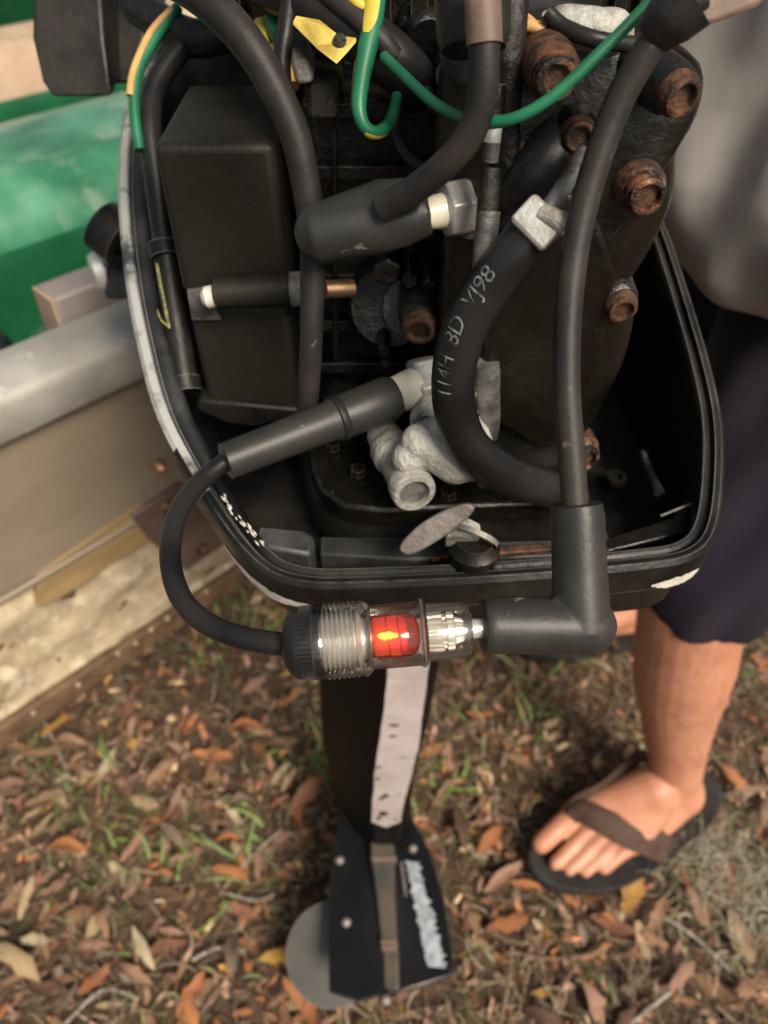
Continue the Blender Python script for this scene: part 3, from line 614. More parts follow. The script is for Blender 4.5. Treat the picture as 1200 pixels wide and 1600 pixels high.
for px, py, r, d_ in ((640,95,.006,.335),(668,150,.007,.335),(705,110,.008,.325),(640,175,.005,.345),(700,205,.006,.335),(668,60,.009,.325),(725,60,.006,.31)):
    c = P(px, py, d_); obj('cap_screw', MB().lathe(c, c+Vector((random.uniform(-.006,.006), .016, .004)), [(0,r*.5),(0,r*.85),(.12,r),(.5,r),(.5,r*1.3),(1,r*1.3)], 18), M['oily'], motor)
bar('vent_tube', [P(610,110,.33), P(650,125,.322), P(690,175,.32), P(742,195,.318)], .0036, M['oily'])
obj('bracket', baked(MB().capsule(P(855,45,.272), P(955,52,.270), .006, .008).capsule(P(880,42,.268), P(930,46,.266), .007, .007), .0012, 3), M['alu'], motor)
bar('link_rod', [P(800,215,.29), P(830,250,.29), P(845,280,.295)], .004, M['rust_dark'])
obj('cast_lump', baked(MB().capsule(P(815,255,.298), P(838,262,.30), .006, .007).capsule(P(822,240,.30), P(830,275,.30), .004, .004), .0012, 2), M['rust_dark'], motor)
# starter knob / tiller grip at the top left
grip = obj('tiller_grip', MB().prism([P(52,-20,.50), P(158,-20,.50), P(164,60,.505), P(176,150,.515), P(170,152,.515), P(82,153,.515), P(66,130,.51), P(50,60,.505)], (0,.07,.01)), M['plastic'], motor, bevel=.007, seg=3)
obj('grip_body', MB().prism([P(150,-30,.53), P(240,-30,.53), P(232,60,.53), P(208,134,.53), P(168,134,.53)], (0,.06,0)), M['plastic'], motor, bevel=.005)
# --- aluminium outlet elbow
f0 = .276; el = MB()
el.lathe(PF(598,676,.300), PF(641,756,.262), [(0,.0085),(.25,.0092),(.30,.0108),(.50,.0110),(.55,.0096),(1,.0094)], 28)
el.prism([PF(640,690,f0-.006), PF(662,660,f0-.002), PF(700,652,f0), PF(735,672,f0), PF(768,712,f0-.002), PF(780,746,f0-.004), PF(735,757,f0-.008), PF(690,752,f0-.010), PF(655,728,f0-.010)], (0,.016,.004))
el.capsule(PF(655,690,f0-.008), PF(712,722,f0-.012), .0085, .0105); el.capsule(PF(690,668,f0-.004), PF(755,735,f0-.008), .0062, .0045); el.capsule(PF(640,716,f0-.01), PF(665,700,f0-.008), .0085, .009)
elo = obj('water_outlet', baked(el, .0009, 3), M['alu'], motor, auto=0)
for x_, y_, q_ in ((704,742,.0225),(748,738,.0165)): obj('flange_screw', MB().lathe(PF(x_,y_,f0-.009+.004), PF(x_,y_,f0-.009-.003), [(0,.0042),(.8,.0040),(1,.003)], 6), M['greymetal'], elo)
obj('outlet_mouth', MB().lathe(PF(638,750,.264), PF(648,772,.2535), [(0,.0100),(.3,.0106),(.9,.0104),(1,.0095),(1,.0072),(.2,.0066)], 26, cap=False), M['alu'], elo)
obj('outlet_bore', MB().lathe(PF(645,765,.2568), PF(642,760,.260), [(0,.0074),(1,.006)], 20), M['greymetal'], elo)
obj('outlet_foot', MB().prism([PF(745,748,f0-.012), PF(790,752,f0-.008), PF(785,768,f0-.008), PF(748,764,f0-.012)], (0,.01,0)), M['rust_dark'], elo, bevel=.001)
obj('relief_valve', MB().lathe(PF(757,562,.298), PF(758,690,.299), [(0,.0068),(.15,.0075),(.75,.0075),(.92,.0065),(1,.003)], 26), M['greymetal'], motor, label='grey cylindrical valve streaked with rust')
obj('rust_streak', MB().tube([PF(742,566,.2925), PF(739,600,.292), PF(742,640,.2925), PF(750,668,.2930)], [.0020,.0014,.0022,.0015], 8, 4), M['rust'], motor)
# --- lower boot and plug
lb = MB().lathe(P(350,722,.335), P(616,620,.362), [(0,.0060),(.01,.0082),(.30,.0086),(.60,.0092),(.63,.0102),(.96,.0108),(1,.0098)], 30)
lbo = obj('plug_boot', lb, M['boot'], motor, label='long straight lower spark plug boot')
obj('boot_ring', MB().lathe(P(521,657,.352), P(536,651,.3535), [(0,.0098),(.3,.0111),(.7,.0111),(1,.0102)], 30), M['rubber'], lbo)
s2 = obj('spark_plug', MB().lathe(P(606,622,.3615), P(655,603,.364), [(0,.0070),(.2,.0086),(1,.0098)], 24), M['porcelain'], motor)
obj('plug_hex', MB().lathe(P(645,606,.367), P(690,596,.369), [(0,.0120),(.1,.0145),(.9,.0145),(1,.013)], 6), M['hex'], s2, bevel=.001)
# --- lever
lv = [P(624,860,.362), P(630,844,.361), P(655,820,.359), P(690,799,.357), P(724,787,.355), P(740,791,.355), P(737,803,.356), P(712,826,.358), P(672,853,.361), P(640,868,.363)]
lv = spline(lv, [0]*len(lv), 4, closed=True)[0]
lev = obj('choke_lever', MB().prism(lv, (.001,.004,-.003)), M['lever'], motor, bevel=.0012, seg=3)
obj('lever_web', MB().prism([P(695,838,.362), P(728,806,.360), P(752,820,.360), P(750,836,.362)], (0,.002,-.010)), M['alu'], lev, bevel=.001)
c = P(742,850,.369); obj('lever_hub', MB().lathe(c+Vector((0,0,-.010)), c+Vector((0,0,.003)), [(0,.0125),(.6,.0125),(.75,.0105),(1,.009)], 26), M['engine'], lev)
c = P(738,840,.3655); obj('washer', MB().lathe(c+Vector((0,0,-.0008)), c+Vector((.001,.002,.0005)), [(0,.0125),(1,.0125),(1,.0100),(0,.0100)], 30, cap=False), M['lever'], lev)
# --- clamp bracket on the boat side
cb = MB().lathe(P(160,352,.60), P(196,380,.60), [(0,.012),(0,.0205),(1,.0215),(1,.012)], 24, cap=False)
br = obj('clamp_lug', cb, M['plastic'], motor)
obj('clamp_plate', MB().prism([P(166,395,.62), P(215,380,.62), P(215,470,.62), P(158,470,.62)], (.02,.05,0)), M['gloss_black'], br, bevel=.004)
c = P(142,425,.625); obj('clamp_screw', MB().lathe(c, P(178,418,.632), [(0,.004),(.05,.013),(.45,.016),(.5,.008),(1,.008)], 16), M['steel'], motor)
obj('clamp_bracket', MB().prism([T(.16,-.02,.50), T(.42,-.02,.50), T(.42,-.02,.70), T(.16,-.02,.70)], -nv*.02), M['gloss_black'], motor, bevel=.004)
obj('swivel_bracket', MB().prism([Vector((-.06,.55,.60)), Vector((.02,.46,.60)), Vector((.06,.52,.60)), Vector((-.02,.72,.60))], (0,0,.14)), M['gloss_black'], motor, bevel=.008)
# --- leg
rows = [(.735,478,598,690,705,.345,.40),(.62,486,606,684,700,.35,.41),(.52,492,603,669,688,.36,.425),(.46,496,596,662,678,.36,.43),(.40,498,589,655,668,.36,.43),(.34,500,583,645,657,.362,.43),(.28,503,580,634,647,.364,.43),(.22,513,579,628,643,.366,.43),(.165,521,582,624,642,.368,.43),(.125,524,584,620,641,.370,.43)]
mb = MB(); mb.rings([[XZ(L, yb, z), XZ((L*.45+a*.55), ya+.022, z), XZ(a, ya, z), XZ(b, ya, z), XZ(r, ya+.025, z), XZ(r, yb, z), XZ((L+r)/2+12, yb+.055, z), XZ(L+12, yb+.03, z)] for z, L, a, b, r, ya, yb in rows])
leg = obj('midsection_leg', mb, M['brownblack'], motor, bevel=.004, seg=2)
mb = MB(); sr = [r for r in rows if .2 < r[0] < .7]
jq = [0]
def jag():
    jq[0] = jq[0]*.8+random.uniform(-.45, .45); return jq[0]
ring = []
fine = []
for (q0, q1) in zip(sr, sr[1:]):
    for k in range(10):
        t = k/10; fine.append([q0[i]*(1-t)+q1[i]*t for i in range(7)])
fine.append(list(sr[-1]))
Lp = [XZ(q[2]+2+jag(), q[5]-.0006, q[0]) for q in fine]; Rp = [XZ(q[3]-2+jag(), q[5]-.0006, q[0]) for q in fine]
tip = [XZ(603, fine[-1][5]-.0006, .205)]
n = len(fine)
mb.v = Lp+Rp+tip
for i in range(n-1): mb.f.append((i, i+1, n+i+1, n+i))
mb.f.append((n-1, 2*n, 2*n-1))
obj('worn_strip', mb, M['strip'], leg, smooth=False, label='pale strip of bare primer down the back of the leg')
for px, z_, w_, h_ in ((616,.445,.0052,.0016),(614,.425,.0036,.0014),(603,.292,.0040,.0042),(596,.286,.0030,.0030),(599,.245,.0052,.0062),(592,.232,.0030,.0040),(590,.335,.0030,.0018),(592,.362,.0034,.0012),(618,.228,.0030,.0012)):
    ya_ = float(np.interp(z_, [.165,.22,.28,.34,.40], [.368,.366,.364,.362,.36])); c = XZ(px, ya_-.0016, z_); pts = [c+Vector((w_*math.cos(a)*random.uniform(.7,1.15), 0, h_*math.sin(a)*random.uniform(.7,1.2))) for a in [2*math.pi*k/11 for k in range(11)]]
    obj('chipped_spot', MB().prism(pts, (0,.004,0)), M['gloss_black'], leg)
# plate
pl = [(531,1278),(519,1330),(512,1430),(514,1549),(535,1556),(560,1564),(640,1545),(706,1524),(709,1500),(694,1405),(672,1330),(645,1278)]
plate = obj('cavitation_plate', MB().prism([PZ(x, y, .130) for x, y in pl], (0,0,-.007)), M['gloss_black'], motor, bevel=.0015)
rd = obj('plate_ridge', MB().rings([[PZ(a, y, .130), PZ(a+3, y, .130+h), PZ(b-3, y, .130+h), PZ(b, y, .130)] for a, b, y, h in ((576,618,1300,.02),(578,618,1340,.016),(586,619,1400,.012),(594,622,1470,.009),(597,624,1478,.004),(600,625,1545,.002))]), M['ridge'], motor, bevel=.001)
for y in (1343, 1473, 1482): obj('ridge_step', MB().prism([PZ(580+(y-1343)*.11, y-4, .146-(y-1343)*.00004), PZ(619, y-5, .146-(y-1343)*.00004), PZ(620, y+2, .146-(y-1343)*.00004), PZ(582+(y-1343)*.11, y+3, .146-(y-1343)*.00004)], (0,0,-.012)), M['brown_sleeve'], rd)
for x, y in ((531,1344),(541,1441),(645,1326),(603,1562)): obj('bolt', MB().lathe(PZ(x,y,.130), PZ(x,y,.130)+Vector((0,0,.005)), [(0,.0055),(.6,.0048),(1,.0022)], 14), M['lever'], motor)
mb = MB(); 
Lp = [PZ(634+(y-1345)*.21+random.uniform(-3,3), y, .1306) for y in range(1345, 1512, 3)]; Rp = [PZ(655+(y-1345)*.27+random.uniform(-5,4), y+3, .1306) for y in range(1345, 1512, 3)]
n = len(Lp); mb.v = Lp+Rp
for i in range(n-1): mb.f.append((i, i+1, n+i+1, n+i))
obj('worn_patch', mb, M['strip2'], plate, smooth=False)
bar('scratch', [PZ(627,1347,.131), PZ(634,1400,.131)], .0018, M['lever'], parent=plate, seg=6, sm=0)
# gearcase, skeg, propeller
gc = MB().lathe((.012,.262,.062), (.012,.50,.062), [(0,.012),(.03,.020),(.25,.028),(.6,.030),(.85,.022),(1,.004)], 26); obj('gearcase', gc, M['gloss_black'], motor)
obj('gearcase_strut', MB().rings([[Vector((.012+sx*wd, y, z)) for sx, y in ((-1,.33),(0,.27),(1,.33),(1,.42),(0,.46),(-1,.42))] for z, wd in ((.07,.012),(.124,.020))]), M['gloss_black'], motor, bevel=.003)
obj('skeg', MB().prism([Vector((.009,.30,.045)), Vector((.009,.44,.045)), Vector((.009,.38,.004)), Vector((.009,.33,.002))], (.006,0,0)), M['gloss_black'], motor, bevel=.002)
hub = Vector((.012,.285,.066))
pr = obj('propeller', MB().lathe(hub+Vector((0,-.045,0)), hub+Vector((0,.03,0)), [(0,.010),(.1,.018),(1,.024)], 24), M['prop'], motor)
for ang, tw in ((178, 28), (-62, 50), (62, 50)):
    u = Vector((math.cos(R(ang)), 0, math.sin(R(ang)))); cc = Vector((0, 1, 0)); w2 = u.cross(cc)
    ch = (cc*math.cos(R(tw))+w2*math.sin(R(tw))*(-1)).normalized(); nn = u.cross(ch)
    Rm = .022 if ang != 178 else .056; cx = .072 if ang == 178 else .032; cc_off = Vector((0,-.012,0)) if ang == 178 else Vector((0,.03,0))
    mb = MB(); rs = []
    for s_, hh in ((1, .0016), (-1, -.0016)):
        for r_ in (0, .35, .7, .9, 1):
            rs.append([hub+cc_off+u*(cx+Rm*r_*math.cos(a)*1.0)+ch*(Rm*1.02*r_*math.sin(a))+nn*(hh*(1-.4*r_)) for a in [2*math.pi*k/28 for k in range(28)]] if (s_ == 1) else [hub+cc_off+u*(cx+Rm*(1-r_)*math.cos(a))+ch*(Rm*1.02*(1-r_)*math.sin(a))+nn*(hh*(1-.4*(1-r_))) for a in [2*math.pi*k/28 for k in range(28)]])
    rs = [r for i, r in enumerate(rs) if i not in (0, len(rs)-1)]
    mb.rings(rs); obj('blade', mb, M['prop'], pr)

# ------------------------------------------------------------------ SPARK TESTER (hangs between the lower plug boot's lead and the elbow boot)
ta, tb = P(447,1007,.268), P(757,981,.268)
tax = tb-ta; tl = tax.length; tu = tax.normalized()
tester = thing('spark_tester', ta.lerp(tb, .5), 'clear inline spark tester with glowing red bulb and black ribbed cap', 'spark tester')
def tp(px): return ta + tax*((px-447)/310)
def tl_(name, x0, x1, prof, m, parent=tester, seg=40, **k): return obj(name, MB().lathe(tp(x0), tp(x1), prof, seg), M[m], parent, **k)
cap = tl_('end_cap', 443, 503, [(0,.0042),(.02,.0075),(.14,.0100),(.30,.0118),(.40,.0124),(1,.0122)], 'rubber')
tn = (Vector((0,0,1))-tu*tu.z).normalized(); tbn = tu.cross(tn)
mb = MB()
for k in range(52):
    a = 2*math.pi*k/52; dirn = tn*math.cos(a)+tbn*math.sin(a); sd_ = tn*-math.sin(a)+tbn*math.cos(a)
    c0 = tp(471)+dirn*.0122; c1 = tp(502)+dirn*.0122; ww = .00040; hh = .0008
    mb.add([c0-sd_*ww, c0+sd_*ww, c0+dirn*hh+sd_*ww*.5, c0+dirn*hh-sd_*ww*.5, c1-sd_*ww, c1+sd_*ww, c1+dirn*hh+sd_*ww*.5, c1+dirn*hh-sd_*ww*.5], [(0,1,2,3),(4,7,6,5),(0,4,5,1),(1,5,6,2),(2,6,7,3),(3,7,4,0)])
g = obj('grip_ribs', mb, M['rubber'], cap, smooth=False); g['kind'] = 'stuff'
# threaded metal core + clear threaded collar
core = [(0,.0098)]
for k in range(8): core += [(.06+.115*k, .0094), (.10+.115*k, .0106), (.15+.115*k, .0094)]
core += [(1,.0085)]
tl_('threaded_core', 500, 566, core, 'steel')
col = [(0,.0124),(.02,.0131),(.12,.0131)]
for k in range(7): col += [(.18+.085*k, .01275), (.22+.085*k, .0134), (.26+.085*k, .01275)]
col += [(.86,.0132),(.93,.0128),(1,.0112)]
tl_('clear_collar', 492, 580, col, 'clear', seg=48)
tl_('clear_barrel', 577, 662, [(0,.0108),(.05,.0112),(.9,.0112),(.95,.0118),(.99,.0118),(1,.0105)], 'clear', seg=48)
tl_('clear_tip', 661, 737, [(0,.0112),(.04,.0114),(.10,.0100),(.80,.0096),(.93,.0088),(.985,.0066),(1,.0045)], 'clear', seg=48)
tl_('bulb_socket', 562, 584, [(0,.0078),(.6,.0070),(1,.0062)], 'steel')
tl_('bulb_core', 582, 636, [(0,.0056),(.08,.0066),(.8,.0066),(.95,.0055),(1,.0035)], 'glow')
tl_('bulb_glass', 582, 656, [(0,.0070),(.06,.0076),(.75,.0076),(.92,.0064),(1,.0030)], 'red_lens')
fl = tp(602)+(Vector((0,0,CAM_Z))-tp(602)).normalized()*.0070
for dx_, dz_, a_, b_ in ((-.0010,.0002,.0017,.0013),(.0006,-.0005,.0020,.0016),(.0012,.0009,.0014,.0007),(.0030,.0001,.0017,.0005),(-.0004,-.0014,.0009,.0007)):
    obj('spark', MB().ball(fl+tu*dx_+tn*dz_, (a_,.0010,b_), 10), M['glow_y'], tester)
for px in (604, 622): obj('coil_turn', MB().tube([tp(px+6*math.sin(a/2))+(tn*math.cos(a)+tbn*math.sin(a))*.0077 for a in [2*math.pi*k/24 for k in range(25)]], .00022, 6, 0), M['red_lens'], tester)
mb = MB(); rs_ = []
for px_, rr_ in ((666,.0056),(668,.0072),(690,.0074),(692,.0062),(696,.0062),(698,.0070),(708,.0068),(711,.0048),(724,.0040)):
    rs_.append([tp(px_)+(tn*math.cos(a)+tbn*math.sin(a))*(rr_*(1 if k % 4 < 2 else .90)) for k in range(72) for a in [2*math.pi*k/72]])
mb.rings(rs_); obj('terminal_core', mb, M['steel'], tester, auto=30)
for px_, rr_ in ((493,.0127),(579,.0110),(661,.0116),(735,.0062)): obj('highlight_rim', MB().lathe(tp(px_-1.5), tp(px_+1.5), [(0,rr_-.0006),(0,rr_),(.25,rr_+.0004),(.75,rr_+.0004),(1,rr_),(1,rr_-.0006)], 48, cap=False), M['highlight_edge'], tester)  # cream rings painting highlights onto the edges of the clear parts
tl_('terminal_pin', 718, 762, [(0,.0034),(.9,.0034),(1,.003)], 'steel')
obj('test_lead', MB().tube([P(365,716,.337), P(352,722,.336), P(318,748,.330), P(284,790,.318), P(268,840,.306), P(268,890,.296), P(285,938,.287), P(320,972,.279), P(370,994,.273), P(420,1004,.270), P(452,1007,.2685)], .0042, 20, 8), M['cable'], tester, auto=0)

# ------------------------------------------------------------------ PERSON
person = thing('person', (.42,.66,0), 'person in grey shirt, dark shorts and brown flip-flops standing beside the motor', 'person')
ank = Vector((.392,.488,.100)); knee = Vector((.325,.505,.47))
lg = MB()
cl = []
for z, x, y, r in ((.56,.345,.54,.070),(.50,.330,.515,.061),(.45,.326,.505,.0565),(.40,.332,.502,.0555),(.345,.342,.501,.0570),(.29,.352,.500,.0540),(.23,.365,.496,.0455),(.17,.379,.492,.0385),(.12,.390,.489,.0355),(.085,.397,.490,.0365)):
    cl.append((Vector((x, y, z)), r))
lg.tube([c for c, r in cl], [r for c, r in cl], 24, 3)
zf = .040
heel = PZ(1062,1238,zf+.004); lg.capsule(heel, ank+Vector((0,0,-.01)), .034, .034); lg.capsule(heel+Vector((.004,-.004,-.006)), PZ(1010,1312,.03), .026, .015)
balls = [PZ(*p, zf) for p in ((900,1272),(926,1292),(950,1304),(972,1312),(992,1318))]
tips = [PZ(*p, zf-.006) for p in ((846,1318),(868,1349),(890,1358),(915,1361),(944,1357))]
mids = [a.lerp(b, .5)+Vector((0,0,.006)) for a, b in zip(balls, tips)]
tr = [(.0165,.0150,.0135),(.0130,.0100,.0092),(.0125,.0098,.0090),(.012,.0095,.0088),(.012,.0094,.0086)]
ins = ank+Vector((-.015,-.02,-.012))
for i, (b, t, m_) in enumerate(zip(balls, tips, mids)):
    base = ins + Vector(((b-ins).x*.12, (b-ins).y*.12, -.004*i))
    lg.capsule(base, b, .031-.001*i, tr[i][0]*1.25)
    lg.capsule(heel.lerp(b, .25)+Vector((0,0,.002)), b+Vector((0,0,-.004)), .0235, tr[i][0])
    lg.capsule(b, m_, tr[i][0], tr[i][1]); lg.capsule(m_, t, tr[i][1], tr[i][2])
near = baked(lg, .0024, 7)
def cap_chain(mb, pts): 
    for (a, ra), (b, rb) in zip(pts, pts[1:]): mb.capsule(a, b, ra, rb)
bd = MB()
hipc = Vector((.42,.66,.86))
# far leg
f2 = [(Vector((.41,.75,.84)),.085),(Vector((.385,.765,.66)),.075),(Vector((.37,.775,.48)),.056),(Vector((.392,.785,.33)),.055),(Vector((.425,.79,.12)),.036)]
cap_chain(bd, f2)
bd.capsule((.445,.79,.045), (.43,.79,.09), .033, .034)
ft = []
for k in range(5):
    b_ = Vector((.285+.004*k, .755+.018*k, .036)); t_ = b_+Vector((-.045+.006*k, -.004, -.005)); ft.append(t_)
    bd.capsule((.425,.785,.075), b_, .028, .014); bd.capsule((.44,.79,.042), b_, .026, .013); bd.capsule(b_, b_.lerp(t_,.5)+Vector((0,0,.005)), .011, .010); bd.capsule(b_.lerp(t_,.5)+Vector((0,0,.005)), t_, .010, .009)
cap_chain(bd, [(Vector((.345,.54,.55)),.068),(Vector((.375,.565,.68)),.076),(Vector((.41,.58,.84)),.086)])
cap_chain(bd, [(Vector((.42,.66,.86)),.13),(Vector((.41,.66,1.02)),.125),(Vector((.40,.66,1.18)),.125),(Vector((.39,.66,1.32)),.12),(Vector((.37,.66,1.42)),.07),(Vector((.355,.66,1.50)),.055)])
for s in (-1, 1): bd.capsule((.39,.66+.1*s,1.32), (.385,.66+.18*s,1.40), .08, .06)
hc = Vector((.335,.66,1.60))
bd.ball(hc, (.098,.077,.115), 24); bd.capsule(hc+Vector((-.06,0,-.06)), hc+Vector((-.075,0,-.085)), .035, .028)
bd.capsule(hc+Vector((-.096,0,.008)), hc+Vector((-.115,0,-.018)), .008, .012)        # nose
for s in (-1, 1):
    bd.ball(hc+Vector((.012,.077*s,-.005)), (.018,.010,.030), 10)
    bd.capsule(hc+Vector((-.085,.015*s,.028)), hc+Vector((-.082,.045*s,.028)), .009, .007)   # brow
bd.capsule(hc+Vector((-.098,-.018,-.052)), hc+Vector((-.098,.018,-.052)), .006, .006); bd.capsule(hc+Vector((-.094,-.014,-.062)), hc+Vector((-.094,.014,-.062)), .007, .007)
# arms: elbows bent, hands held forward above the motor
hands = MB()
for s in (-1, 1):
    sh = Vector((.385,.66+.185*s,1.39)); elb = Vector((.40,.66+.24*s,1.12)); wr = Vector((.15,.66+.17*s,1.19)) + Vector((0,0,.04 if s < 0 else .1))
    cap_chain(bd, [(sh,.055),(sh.lerp(elb,.5),.047),(elb,.040)]); cap_chain(bd, [(elb,.041),(elb.lerp(wr,.35),.040),(wr,.026)])
    hd = (wr-elb).normalized(); sd2 = Vector((0,-s,0)); dn = Vector((0,0,-1))
    pc = wr+hd*.05
    for k in range(4):
        kb = wr+hd*.088+Vector((0,s*(-.030+.020*k)*-1,0)); bd.capsule(wr+hd*.01+Vector((0,s*(.012-.008*k),0)), kb, .018, .0105)
        ln = (.038,.042,.040,.032)[k]
        j1 = kb+(hd*.9+dn*.45).normalized()*ln; j2 = j1+(hd*.5+dn*.85).normalized()*ln*.62; j3 = j2+(hd*.1+dn).normalized()*ln*.5
        bd.capsule(kb, j1, .0098, .0088); bd.capsule(j1, j2, .0088, .0080); bd.capsule(j2, j3, .0080, .0068)
    th0 = wr+hd*.02+sd2*.022; th1 = th0+(hd*.7+sd2*.7+dn*.2).normalized()*.042; th2 = th1+(hd*.9+dn*.4).normalized()*.032; th3 = th2+(hd+dn*.5).normalized()*.024
    bd.capsule(th0, th1, .015, .0115); bd.capsule(th1, th2, .0112, .0098); bd.capsule(th2, th3, .0095, .0078)
far = baked(bd, .0042, 4)
body = MB(); body.add(near.v, near.f); body.add(far.v, far.f)
bo = obj('body', body, M['skin'], person, auto=0)
for t, m_, r in zip(tips, mids, (.0085,.0055,.0052,.005,.0048)):
    dv = (t-m_); dv.z = 0; dv.normalize(); c = t+Vector((0,0,.0085 if r > .006 else .0062))+dv*.001
    q = dv.to_track_quat('X','Z').to_matrix()
    mb = MB().ball((0,0,0), (r*1.05, r*.9, .0028), 12); mb.v = [q @ v + c + dv*(-.001) for v in mb.v]; mb.v = [v+Vector((0,0,-.0012)) for v in mb.v]
    obj('toenail', mb, M['nail'], person)
for s in (-1, 1):
    e = hc+Vector((-.083,.030*s,.010)); obj('eye', MB().ball(e, .0125, 14), M['eye'], person); obj('iris', MB().ball(e+Vector((-.0088,0,0)), .0055, 10), M['iris'], person)
hr_ = MB().ball(hc+Vector((.012,0,.022)), (.100,.083,.110), 24); hr_.v = [Vector((max(v.x, hc.x-.075+.5*max(0, hc.z+.075-v.z)), v.y, max(v.z, hc.z-.045+ (0.06 if v.x < hc.x-.01 else 0)))) for v in hr_.v]
obj('hair', hr_, M['hair'], person)
hv = MB()
for k in range(420):
    t = random.random()*.62+.12; a = random.uniform(0, 6.28); q0 = cl[int(t*(len(cl)-1))]; q1 = cl[int(t*(len(cl)-1))+1]; f_ = t*(len(cl)-1) % 1
    c_ = q0[0].lerp(q1[0], f_); r_ = q0[1]*(1-f_)+q1[1]*f_; n_ = Vector((math.cos(a), math.sin(a), 0)); s_ = Vector((-math.sin(a), math.cos(a), 0))
    p0 = c_+n_*(r_-.0005); p1 = p0+n_*.0022+Vector((0,0,-.005))+s_*random.uniform(-.003,.003); p2 = p1+n_*.0005+Vector((0,0,-.006))+s_*random.uniform(-.003,.003)
    w_ = s_*.00016; hv.add([p0-w_, p0+w_, p1+w_, p1-w_, p2], [(0,1,2,3),(3,2,4)])
hh = obj('leg_hair', hv, M['hair'], person, smooth=False); hh['kind'] = 'stuff'
# flip-flops
def flipflop(outline, z0, z1, name='flip_flop', label=None):
    pts, _ = spline(outline, [0]*len(outline), 5, closed=True)
    c = sum(pts, Vector())/len(pts)
    def rg(s, z): return [Vector((c.x+(p.x-c.x)*s, c.y+(p.y-c.y)*s, z)) for p in pts]
    return obj(name, MB().rings([rg(.97, z0), rg(1.0, z0+.004), rg(1.01, (z0+z1)/2), rg(1.0, z1-.003), rg(.975, z1), rg(.93, z1-.0015)]), M['sandal'], person, auto=60, label=label)
so = [PZ(*p, .02) for p in ((824,1340),(844,1374),(886,1390),(948,1392),(1008,1368),(1060,1328),(1108,1290),(1128,1250),(1118,1214),(1085,1203),(1035,1212),(985,1232),(925,1250),(872,1272),(838,1304))]
ff = flipflop(so, -.004, .024)
def strap(pts, wd, up, name='toe_strap', parent=None):
    pts, ww = spline([Vector(p) for p in pts], wd, 6); mb = MB(); rs = []
    for i, p in enumerate(pts):
        t = (pts[min(i+1, len(pts)-1)]-pts[max(i-1, 0)]).normalized(); s = t.cross(up).normalized(); n = s.cross(t).normalized()
        rs.append([p-s*ww[i]+n*-.001, p-s*ww[i]*.8+n*.003, p+n*.0042, p+s*ww[i]*.8+n*.003, p+s*ww[i]+n*-.001, p-n*.002])
    mb.rings(rs); return obj(name, mb, M['strap'], parent, auto=50)
th = PZ(884,1298,.034)
strap([th+Vector((0,0,-.012)), PZ(892,1272,.055), PZ(905,1254,.064), PZ(940,1236,.073), PZ(968,1210,.080), PZ(1000,1180,.07), PZ(1010,1185,.030)], [.006,.008,.012,.012,.009,.009,.009], Vector((0,-.3,1)), parent=ff)
strap([PZ(889,1278,.052), PZ(912,1270,.067), PZ(948,1283,.070), PZ(985,1297,.064), PZ(1018,1306,.053), PZ(1045,1316,.026)], [.009,.016,.019,.024,.028,.030], Vector((.2,-.5,1)), parent=ff)
so2 = [Vector(p) for p in ((.225,.76,.02),(.235,.735,.02),(.30,.725,.02),(.38,.745,.02),(.45,.75,.02),(.485,.79,.02),(.46,.83,.02),(.38,.84,.02),(.30,.85,.02),(.245,.82,.02))]
ff2 = flipflop(so2, -.004, .024)
strap([(.255,.765,.03), (.275,.77,.062), (.32,.79,.072), (.37,.83,.05), (.39,.84,.02)], [.006,.01,.012,.012,.012], Vector((0,0,1)), parent=ff2)
strap([(.275,.77,.060), (.32,.755,.070), (.37,.745,.045), (.385,.745,.02)], [.01,.012,.012,.012], Vector((0,0,1)), parent=ff2)
# shorts
def cloth_loft(rows, seg=64, fold=None):
    rs = []
    for (c, rx, ry) in rows:
        rg = []
        for k in range(seg):
            a = 2*math.pi*k/seg; q = fold(a, c) if fold else 0
            rg.append(Vector((c[0]+(rx+q)*math.cos(a), c[1]+(ry+q)*math.sin(a), c[2])))
        rs.append(rg)
    return rs
def dense(rows, n=4):
    pts = [Vector(r[0]) for r in rows]; p, rx = spline(pts, [r[1] for r in rows], n); _, ry = spline(pts, [r[2] for r in rows], n)
    return [(p[i], rx[i], ry[i]) for i in range(len(p))]
sh = MB()
fold2 = lambda a, c: .0035*math.sin(a*5+c[2]*14)+.0025*math.sin(a*9-c[2]*25)
nl = dense([((.338,.520,.464),.074,.078),((.345,.530,.53),.079,.082),((.365,.55,.63),.088,.088),((.39,.575,.74),.10,.095),((.42,.60,.86),.10,.10)])
rs = cloth_loft(nl, 64, fold2)
for k in range(64):
    a = 2*math.pi*k/64
    for j in range(3): rs[j][k].z += (.016*math.sin(a+.9)+.008*math.cos(2*a))*(1-j/3)
sh.rings(rs)
fl_ = dense([((.375,.775,.47),.076,.078),((.385,.765,.60),.086,.086),((.40,.74,.74),.10,.095),((.42,.71,.86),.10,.10)])
sh.rings(cloth_loft(fl_, 64, fold2)); sh.capsule((.42,.62,.90), (.42,.70,.90), .135, .135)
obj('shorts', baked(sh, .004, 2), M['shorts'], person, auto=0)
